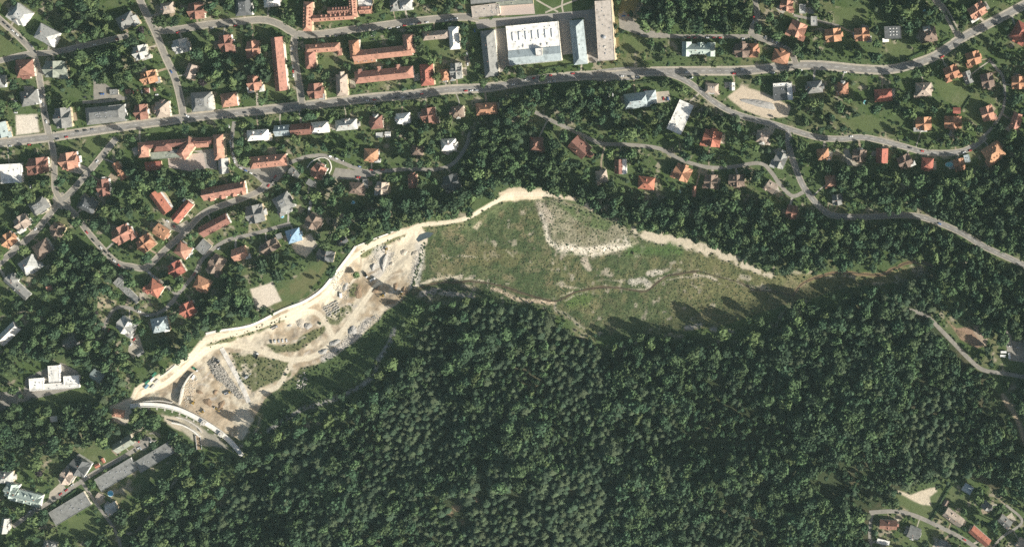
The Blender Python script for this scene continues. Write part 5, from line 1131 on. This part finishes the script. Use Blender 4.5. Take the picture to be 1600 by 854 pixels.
def jit(spacing, x0, y0, x1, y1, seed, j=.42):
    r = np.random.default_rng(seed); out = []
    nx, ny = int((x1 - x0) / spacing), int((y1 - y0) / (spacing * .87))
    for b in range(ny):
        for a in range(nx): out.append((x0 + (a + .5 * (b % 2) + r.uniform(-j, j)) * spacing, y0 + (b + r.uniform(-j, j)) * spacing * .87, r.random(), r.random(), r.random()))
    return out
rt = random.Random(3)
clear = HMASK                                                     # positive inside a building
def add_tree(px, py, r_, kind, tone, pr=0, hs=1.0):
    rp = (r_ if kind != 'conifer_tree' else r_ * .2) / S                      # keep crowns off carriageways and roofs
    if pr < 9 and (samp(NEARROAD, px, py) < rp * (.5 if pr else .7) or samp(clear, px, py) > -rp * .72 or samp(LAWNM, px, py) > -rp * .45): return
    if pr < 9 and samp(DAMD, px, py) < 8: return
    TREES.append((px, py, r_, hs, tone, kind, pr))
GAPS = [(712,790,16),(745,782,12),(720,815,11),(1330,600,10),(1480,508,5),(1500,560,4)]
gap_noise = fbm(34, 1313, 3); sp_noise = fbm(110, 1414, 3); SCRUBF = []
size_noise = fbm(70, 1515, 3)
for px, py, a, b, e in jit(9.0, -70, 420, 1660, 930, 21, .5):                    # the big southern forest
    if samp(sdF, px, py) < 1.5 or samp(NEARROAD, px, py) < 2: continue
    if any((px - gx) ** 2 + (py - gy) ** 2 < gr * gr for gx, gy, gr in GAPS): continue
    gn = samp(gap_noise, px, py); sz = .62 + .95 * sstep(.32, .68, np.array(samp(size_noise, px, py)))
    if gn < .31 and a < .8: continue
    if a < .05: continue
    conif = samp(sp_noise, px, py) + (b - .5) * .35 + (.10 if 480 < px < 950 else -.08) > .5
    if conif: add_tree(px, py, rt.uniform(16, 25) * (.6 + .4 * sz), 'conifer_tree', 'spruce' if e < .5 else 'pine', 0, rt.uniform(1.0, 1.35) * (.85 + .15 * sz))
    else: add_tree(px, py, rt.uniform(3.6, 7.4) * sz, 'broadleaf_tree', 'dark' if e < .50 else ('mid' if e < .97 else 'light'), 0, rt.uniform(1.3, 2.0) / (sz ** .5))
    if e > .97: add_tree(px + 4, py + 3, rt.uniform(2, 3), 'broadleaf_tree', 'mid', 0, 2.2)
for px, py, a, b, e in jit(11.0, -70, -60, 1670, 930, 22):                    # broadleaf woods and parks
    if samp(sdW, px, py) < .5 or samp(sdF, px, py) > 0 or samp(NEARROAD, px, py) < 1.2 or samp(OPEN, px, py) or samp(clear, px, py) > -3 or samp(LAWNM, px, py) > 0 or (samp(sdB, px, py) > 4): continue
    if a < .07: continue
    if e > .86: add_tree(px, py, rt.uniform(14, 20), 'conifer_tree', 'spruce' if b < .6 else 'pine', 1, rt.uniform(1.0, 1.25))
    else: add_tree(px, py, rt.uniform(4.6, 8.8), 'broadleaf_tree', 'dark' if b < .42 else ('mid' if b < .88 else 'light'), 1, rt.uniform(1.3, 1.9))
for px, py, a, b, e in jit(12.0, -70, -60, 1670, 930, 23):                    # garden trees
    if samp(sdW, px, py) > -2 or samp(sdF, px, py) > -1 or samp(sdB, px, py) > -1 or samp(NEARROAD, px, py) < 1.0 or samp(OPEN, px, py) or samp(LAWNM, px, py) > -1 or samp(clear, px, py) > -4.5 or samp(PATHD, px, py) < 1.5: continue
    if samp(zone, px, py) >= 3: continue
    if a > sstep(.30, .60, np.array(samp(den, px, py))) * .52 + .17: continue
    if e > .90: add_tree(px, py, rt.uniform(8, 15), 'conifer_tree', 'spruce' if b < .65 else 'pine', 2, rt.uniform(1.0, 1.3))
    else: add_tree(px, py, (rt.uniform(3.2, 6.8) if rt.random() < .75 else rt.uniform(6.8, 9.6)), 'broadleaf_tree', 'dark' if b < .42 else ('mid' if b < .82 else 'light'), 2, rt.uniform(1.3, 2.0))
for px, py, a, b, e in jit(7.4, -70, -60, 1670, 930, 24, .48):                    # fruit trees and young trees in the gardens
    if samp(sdW, px, py) > -2 or samp(sdF, px, py) > -1 or samp(sdB, px, py) > -1 or samp(NEARROAD, px, py) < 1.0 or samp(OPEN, px, py) or samp(LAWNM, px, py) > -1 or samp(PATHD, px, py) < 1 or samp(zone, px, py) >= 3 or a > .25: continue
    add_tree(px, py, rt.uniform(1.5, 3.1), 'broadleaf_tree', 'dark' if b < .3 else ('mid' if b < .7 else 'light'), 1.5, rt.uniform(1.0, 1.5))
# trees the photograph singles out
for x in range(455, 700, 11): add_tree(x + rt.uniform(-2, 2), 184 - (x - 455) * .118 + rt.uniform(-1.5, 1.5), rt.uniform(3.6, 4.6), 'broadleaf_tree', 'light' if rt.random() < .85 else 'mid', 9, 1.75)
for px, py, r_, tn in [(418,192,6,'mid'),(395,196,5,'dark'),(757,128,6.5,'mid'),(775,122,5.5,'mid'),(815,118,7,'dark'),(848,122,5.5,'mid'),(900,138,7.5,'mid'),(1012,100,5,'light'),(500,108,7,'mid'),(510,118,6,'dark'),(545,105,5,'mid'),(572,55,6,'mid'),(455,145,6,'light'),(225,275,9,'mid'),(212,285,8,'dark'),(250,292,8,'mid'),(288,292,9,'mid'),(315,288,8,'mid'),
    (557,429,5.5,'light'),(170,605,9,'dark'),(182,588,8,'dark'),(190,560,9,'mid'),(165,570,8,'mid'),(229,653,9,'mid'),(244,652,8,'mid'),(236,663,10,'mid'),(219,661,8,'dark'),(276,688,10,'mid'),(290,699,10,'dark'),(1184,128,7,'mid'),(1240,222,6,'mid'),(122,345,8,'mid'),(108,335,7,'mid'),(130,135,6,'mid'),(870,225,8,'dark'),(880,255,9,'dark'),(1452,460,9,'mid'),(1462,445,7,'mid'),(1430,452,8,'mid'),(1440,475,8,'dark'),
    (1405,480,8,'mid'),(800,205,9,'dark'),(775,260,9,'mid'),(750,280,8,'dark'),(790,268,8,'mid'),(640,330,8,'dark'),(590,345,8,'mid'),(540,350,8,'mid'),(530,300,9,'mid'),(515,285,7,'dark'),(1060,30,8,'mid'),(1120,28,9,'mid'),(1150,15,8,'mid'),(1030,40,8,'light')]:
    add_tree(px, py, r_ * .98, 'broadleaf_tree', tn, 9, 1.3)
for px, py, r_ in [(221,47,6.5),(1402,169,7.5),(63,737,8),(318,130,7),(140,12,5),(938,194,4.5),(1090,328,5.5),(151,488,5)]: add_tree(px, py, r_, 'copper_beech', 'purple', 9, 1.4)

# the ones built singly: the largest three hundred of each kind that stand apart in the picture
def frame(px, py): return 4 < px < 1596 and 4 < py < 850
order = sorted(range(len(TREES)), key=lambda i: -((TREES[i][6] >= 9) * 100 + (TREES[i][6] == 2) * 6 + (TREES[i][6] == 1) * 2 + (TREES[i][2] if TREES[i][5] != 'conifer_tree' else TREES[i][2] * .3)))
solo = {'broadleaf_tree': [], 'conifer_tree': [], 'copper_beech': []}
for i in order:
    t = TREES[i]
    if frame(t[0], t[1]) and len(solo[t[5]]) < 296: solo[t[5]].append(i)
used = set(sum(solo.values(), [])); LABELS = set()
hx = np.array([h[0] for h in HOUSES]); hy = np.array([h[1] for h in HOUSES])
ANCH = [(h[0], h[1], h[4]) for h in HOUSES if h[2] >= 12] + [(660,368,'the grey-blue puddle'), (290,640,'the dam'), (920,360,'the bare spoil plateau'), (1100,390,'the northern sand bank'), (1478,520,'the asphalt forest road'), (717,795,'the brown clearing in the forest'), (1438,778,'the sandy lot in the corner'), (590,560,'the grey gully below the site'), (800,302,'the northern tip of the dirt track'), (1127,516,'the grey strip at the forest edge'), (1585,650,'the eastern forest trail'), (450,610,'the site ramp'), (1330,598,'the dim forest footpath'), (840,470,'the middle of the river bed'), (1421,412,'the bend of the muddy river')]
DIR8 = ['east', 'south-east', 'south', 'south-west', 'west', 'north-west', 'north', 'north-east']
def tree_label(px, py, tone, kind, r_):
    d = [(math.hypot(px - a[0], py - a[1]), a) for a in ANCH]; d.sort(key=lambda q: q[0])
    size = ('small ' if r_ < 4.2 else ('large ' if r_ > 6.0 else '')) if kind != 'conifer_tree' else ('tall ' if r_ > 17.5 else ('low ' if r_ < 13 else ''))
    tw = {'dark': 'dark green', 'mid': 'mid-green', 'light': 'yellow-green', 'purple': 'dark purple', 'spruce': 'dark pointed', 'pine': 'paler feathery'}[tone]; kw = {'broadleaf_tree': 'broadleaf', 'conifer_tree': 'conifer', 'copper_beech': 'beech'}[kind]
    for dist, a in d[:45]:
        k = int(round(math.degrees(math.atan2(py - a[1], px - a[0])) / 45)) % 8
        near = 'just ' if dist < 26 else ('' if dist < 60 else 'far ')
        an = a[2] if a[2].startswith('the ') else 'the ' + a[2]
        for s_ in (f"{size}{tw} {kw} {near}{DIR8[k]} of {an}", f"{size}{tw} {kw} {near}{DIR8[k]} of {an}".replace(kw, kw + ' tree')):
            if len(s_.split()) <= 16 and s_ not in LABELS: LABELS.add(s_); return s_
    s_ = f"{size}{tw} {kw} deep in the forest {DIR8[k]} of {an}"; s_ = ' '.join(s_.split()[:16]); LABELS.add(s_); return s_
GRP = {'broadleaf_tree': 'broadleaf trees of the gardens and woods', 'conifer_tree': 'conifers of the woods and gardens', 'copper_beech': 'dark purple beeches'}
def tree_base(t):
    px, py, r_, hs, tone, kind, pr = t; top = r_ * .8 if kind == 'conifer_tree' else r_ * 1.2 * hs
    z = Hpx(px, py); x, y = mp(px, py, z + top * .8); return Vector((x, y, z)), top
for kind, ids in solo.items():
    for i in ids:
        px, py, r_, hs, tone, kd, pr = TREES[i]; loc, top = tree_base(TREES[i]); rr = random.Random(i)
        sc_ = (r_ * hs, r_ * hs, r_) if kind == 'conifer_tree' else (r_ * rr.uniform(.8, 1.2), r_ * rr.uniform(.8, 1.2), r_ * hs)
        t = empty(kind, loc, rr.uniform(0, 6.3), sc_)
        mesh_obj('crown', rr.choice(CROWN[tone]), t); mesh_obj('trunk', TR_C if kind == 'conifer_tree' else TR_B, t)
        tag(t, tree_label(px, py, tone, kind, r_), 'tree', GRP[kind])
# the rest: the closed canopy, too many to tell apart
def scatter(name, meshes, trunk, pts, label, mats=None):
    """one object: points that carry plants (position, turn, size, variety)"""
    me = bpy.data.meshes.new(name); n = len(pts); me.vertices.add(n); me.vertices.foreach_set('co', np.array([p[0] for p in pts], np.float32).ravel())
    for an, ty, col in (('turn', 'FLOAT', [p[1] for p in pts]), ('variety', 'INT', [p[3] for p in pts])):
        me.attributes.new(an, ty, 'POINT').data.foreach_set('value', np.array(col, np.float32 if ty == 'FLOAT' else np.int32))
    me.attributes.new('size', 'FLOAT_VECTOR', 'POINT').data.foreach_set('vector', np.array([p[2] for p in pts], np.float32).ravel())
    o = mesh_obj(name, me); tag(o, label, 'vegetation', kind='stuff')
    ng = bpy.data.node_groups.new(name, 'GeometryNodeTree'); ng.interface.new_socket('Geometry', in_out='INPUT', socket_type='NodeSocketGeometry'); ng.interface.new_socket('Geometry', in_out='OUTPUT', socket_type='NodeSocketGeometry')
    N, L = ng.nodes, ng.links; gi, go = N.new('NodeGroupInput'), N.new('NodeGroupOutput'); jn = N.new('GeometryNodeJoinGeometry')
    for m_ in reversed(meshes):
        oi = N.new('GeometryNodeObjectInfo'); oi.inputs['Object'].default_value = m_; oi.inputs['As Instance'].default_value = True; L.new(oi.outputs['Geometry'], jn.inputs[0])
    ip = N.new('GeometryNodeInstanceOnPoints'); ip.inputs['Pick Instance'].default_value = True
    def at(nm, ty):
        a = N.new('GeometryNodeInputNamedAttribute'); a.data_type = ty; a.inputs['Name'].default_value = nm; return a.outputs['Attribute']
    cx = N.new('ShaderNodeCombineXYZ'); L.new(at('turn', 'FLOAT'), cx.inputs[2]); L.new(cx.outputs[0], ip.inputs['Rotation']); L.new(at('size', 'FLOAT_VECTOR'), ip.inputs['Scale']); L.new(at('variety', 'INT'), ip.inputs['Instance Index'])
    L.new(gi.outputs[0], ip.inputs['Points']); L.new(jn.outputs[0], ip.inputs['Instance']); L.new(ip.outputs[0], go.inputs[0])
    o.modifiers.new('plants', 'NODES').node_group = ng; return o
def crown_objs(tones):
    out = []; names = []
    for tn in tones:
        for me in CROWN[tn]:
            ob = next((x for x in me_users.get(me.name, [])), None)
            if ob is not None: out.append(ob); names.append(tn)
    return out, names
me_users = {}
for o in COL.objects:
    if o.type == 'MESH' and o.name.startswith('crown'): me_users.setdefault(o.data.name, []).append(o)
for kind, tones, nm, lab in (('broadleaf_tree', ('dark', 'mid', 'light'), 'woodland_canopy', 'closed broadleaf canopy filling the woods and forest'), ('conifer_tree', ('spruce', 'pine'), 'conifer_canopy', 'closed canopy of conifers covering the southern forest')):
    obs, names = crown_objs(tones); pts = []
    for i, t in enumerate(TREES):
        if i in used or t[5] != kind: continue
        loc, top = tree_base(t); rr = random.Random(i); ch = [q for q, x in enumerate(names) if x == t[4]]; r_, hs = t[2], t[3]
        sc_ = (r_ * hs, r_ * hs, r_) if kind == 'conifer_tree' else (r_ * rr.uniform(.75, 1.25), r_ * rr.uniform(.75, 1.25), r_ * hs)
        pts.append((tuple(loc), rr.uniform(0, 6.3), sc_, rr.choice(ch)))
    scatter(nm, obs, None, pts, lab)
# shrubs, hedges and the rough growth of the meadow
BUSH = [crown_mesh('bush_leaves', LEAF[k], 200 + i, 110, .7, 7, .34) for i, k in enumerate(('scrub', 'dark', 'mid', 'sedge'))]
for me in BUSH: me.transform(Matrix.Translation((0, 0, .35)))
BO = []
for i, (px, py, lab) in enumerate([(447,585,'round green bush at the head of the site ramp'), (500,505,'bush on the scrubby strip beside the lower track'), (735,352,'bush between dirt track and meadow north of centre'), (990,395,'low bush at the corner of the spoil plateau')]):
    o = mesh_obj('bush', BUSH[i]); place(o, px, py); o.scale = (2.2, 2.2, 1.9); tag(o, lab, 'bush', 'single bushes round the site'); BO.append(o)
pts = []
for px, py, a, b, e in jit(3.6, 440, 290, 1480, 640, 31, .5):
    if samp(zone, px, py) != 2 or samp(sdF, px, py) > 2: continue
    slope = samp(sdB, px, py) < 9 or (px < 650)
    d_ = samp(n2, px, py) * .5 + samp(n6, px, py) * .5
    if a > (.5 if slope else .42 + 1.5 * max(0, d_ - .42)): continue
    s_ = (.5 + 1.3 * b) * (.9 if slope else .7); pts.append((tuple(g(px, py)), e * 6.3, (s_, s_, s_ * (.9 if slope else .45)), 0 if e < .4 else (2 if e < .7 else (0 if slope else 3))))
for pts_, w_ in [([(664,380),(656,405),(650,430),(644,455)], 5), ([(655,468),(700,452),(745,455),(770,462)], 6), ([(455,615),(480,600),(540,575),(585,535),(620,490)], 22), ([(420,650),(450,635),(500,622)], 22)]:
    for q in smooth_line(pts_, 1.6): pts.append((tuple(g(q[0] + rt.uniform(-w_, w_) / 2, q[1] + rt.uniform(-w_, w_) / 2)), rt.uniform(0, 6), (1.2, 1.2, 1.0), rt.choice((0, 0, 2))))
scatter('meadow_scrub', BO, None, pts, 'low scrub and tall weeds scattered over the meadow')
pts = []
for px, py, a, b, e in jit(4.2, -40, -40, 1640, 890, 32, .5):                 # garden shrubs and verges
    if samp(DAMD, px, py) < 9 or samp(zone, px, py) != 0 or samp(sdF, px, py) > -1 or samp(sdB, px, py) > 0 or samp(OPEN, px, py) or samp(NEARROAD, px, py) < .7 or samp(clear, px, py) > -1.6 or samp(PATHD, px, py) < .6 or samp(LAWNM, px, py) > -.5: continue
    if a > .16 + (.42 if samp(NEARROAD, px, py) < 3 else 0) + .4 * (samp(sdW, px, py) > -3): continue
    s_ = .55 + 1.1 * b; pts.append((tuple(g(px, py)), e * 6.3, (s_, s_, s_ * 1.05), 0 if e < .3 else (1 if e < .6 else 2)))
for gp in GREENS:
    sg = poly_sd(gp, 6); xs_ = [p[0] for p in gp]; ys_ = [p[1] for p in gp]
    for px, py, a, b, e in jit(3.6, min(xs_), min(ys_), max(xs_), max(ys_), 33, .5):
        if samp(sg, px, py) > 0 and a < .5: pts.append((tuple(g(px, py)), e * 6.3, (.5 + b, .5 + b, .4 + .6 * b), 0 if e < .5 else 3))
scatter('garden_shrubbery', BO, None, pts, 'shrubs and undergrowth in gardens and on verges')
# clipped hedges
def hedge(pts, wpx, h, lab):
    p = smooth_line(pts, 1.5); nn = normals2(p); mb = MB(); r = np.random.default_rng(int(pts[0][0]))
    core = ribbon(p, -wpx * .4, wpx * .4, h * .85, h * .9, cols=2); mb.add(core.v, core.f)
    for k in range(len(p)):
        for q in range(16):
            o_ = r.uniform(-.5, .5) * wpx; c_ = g(p[k][0] + nn[k][0] * o_, p[k][1] + nn[k][1] * o_, h * r.uniform(.5, 1.05)); n_ = r.normal(size=3); n_ /= np.linalg.norm(n_); u = np.cross(n_, (.3, .5, .8)); u /= np.linalg.norm(u); w_ = np.cross(n_, u); c_ = np.array(c_); s_ = .35
            mb.face(c_ + u * s_, c_ + w_ * s_, c_ - u * s_, c_ - w_ * s_)
    o = mb.build('hedge', LEAF['mid']); tag(o, lab, 'hedge', 'clipped garden hedges')
for h_ in [([(848,108),(880,103),(915,99)], 3, 2.2, 'clipped hedge between the hall lawn and boulevard'), ([(985,131),(1010,127),(1040,124)], 4, 2, 'clipped hedge above the blue-grey clinic'), ([(416,158),(418,140)], 2.5, 1.8, 'dark hedge left of the lawn below the salmon slab'), ([(1384,98),(1410,95),(1440,82),(1485,62)], 3, 2, 'long hedge along the upper kerb of the boulevard bend'), ([(1452,12),(1466,40)], 3, 2, 'hedge on the lawn beside the north street'),
           ([(1478,18),(1496,48)], 2.5, 1.8, 'hedge right of the north street'), ([(1500,176),(1517,150)], 2, 1.8, 'thin hedge dividing the two eastern lawns'), ([(78,795),(120,765)], 4, 2, 'hedge along the leftmost long shed'), ([(383,228),(384,238)], 2, 1.6, 'short hedge beside the forecourt street'), ([(1480,230),(1508,225),(1524,215)], 2.5, 1.8, 'hedge along the inner bend of the eastern road'), ([(415,160),(456,156)], 2.5, 1.8, 'hedge between the salmon slab lawn and boulevard'), ([(1455,812),(1478,770),(1487,757)], 3, 2.4, 'dark hedge beside the sandy lot')]: hedge(*h_)
# ------------------------------------------------------------------ the air between survey plane and ground
HZ = 3200.0
hm = bpy.data.materials.new('thin_haze'); hm.use_nodes = True; hn = hm.node_tree; hn.nodes.remove(hn.nodes['Principled BSDF'])
pv = hn.nodes.new('ShaderNodeVolumePrincipled'); pv.inputs['Color'].default_value = (.62, .90, .86, 1); pv.inputs['Density'].default_value = 1.35e-5; pv.inputs['Anisotropy'].default_value = 0.0
hn.links.new(pv.outputs[0], hn.nodes['Material Output'].inputs['Volume'])
hb = MB().box(0, 0, -32, 2 * HZ, 2 * HZ, CAM.z + 60); ho = hb.build('haze', hm); tag(ho, 'thin bluish haze between the survey plane and the ground', 'haze', kind='stuff')
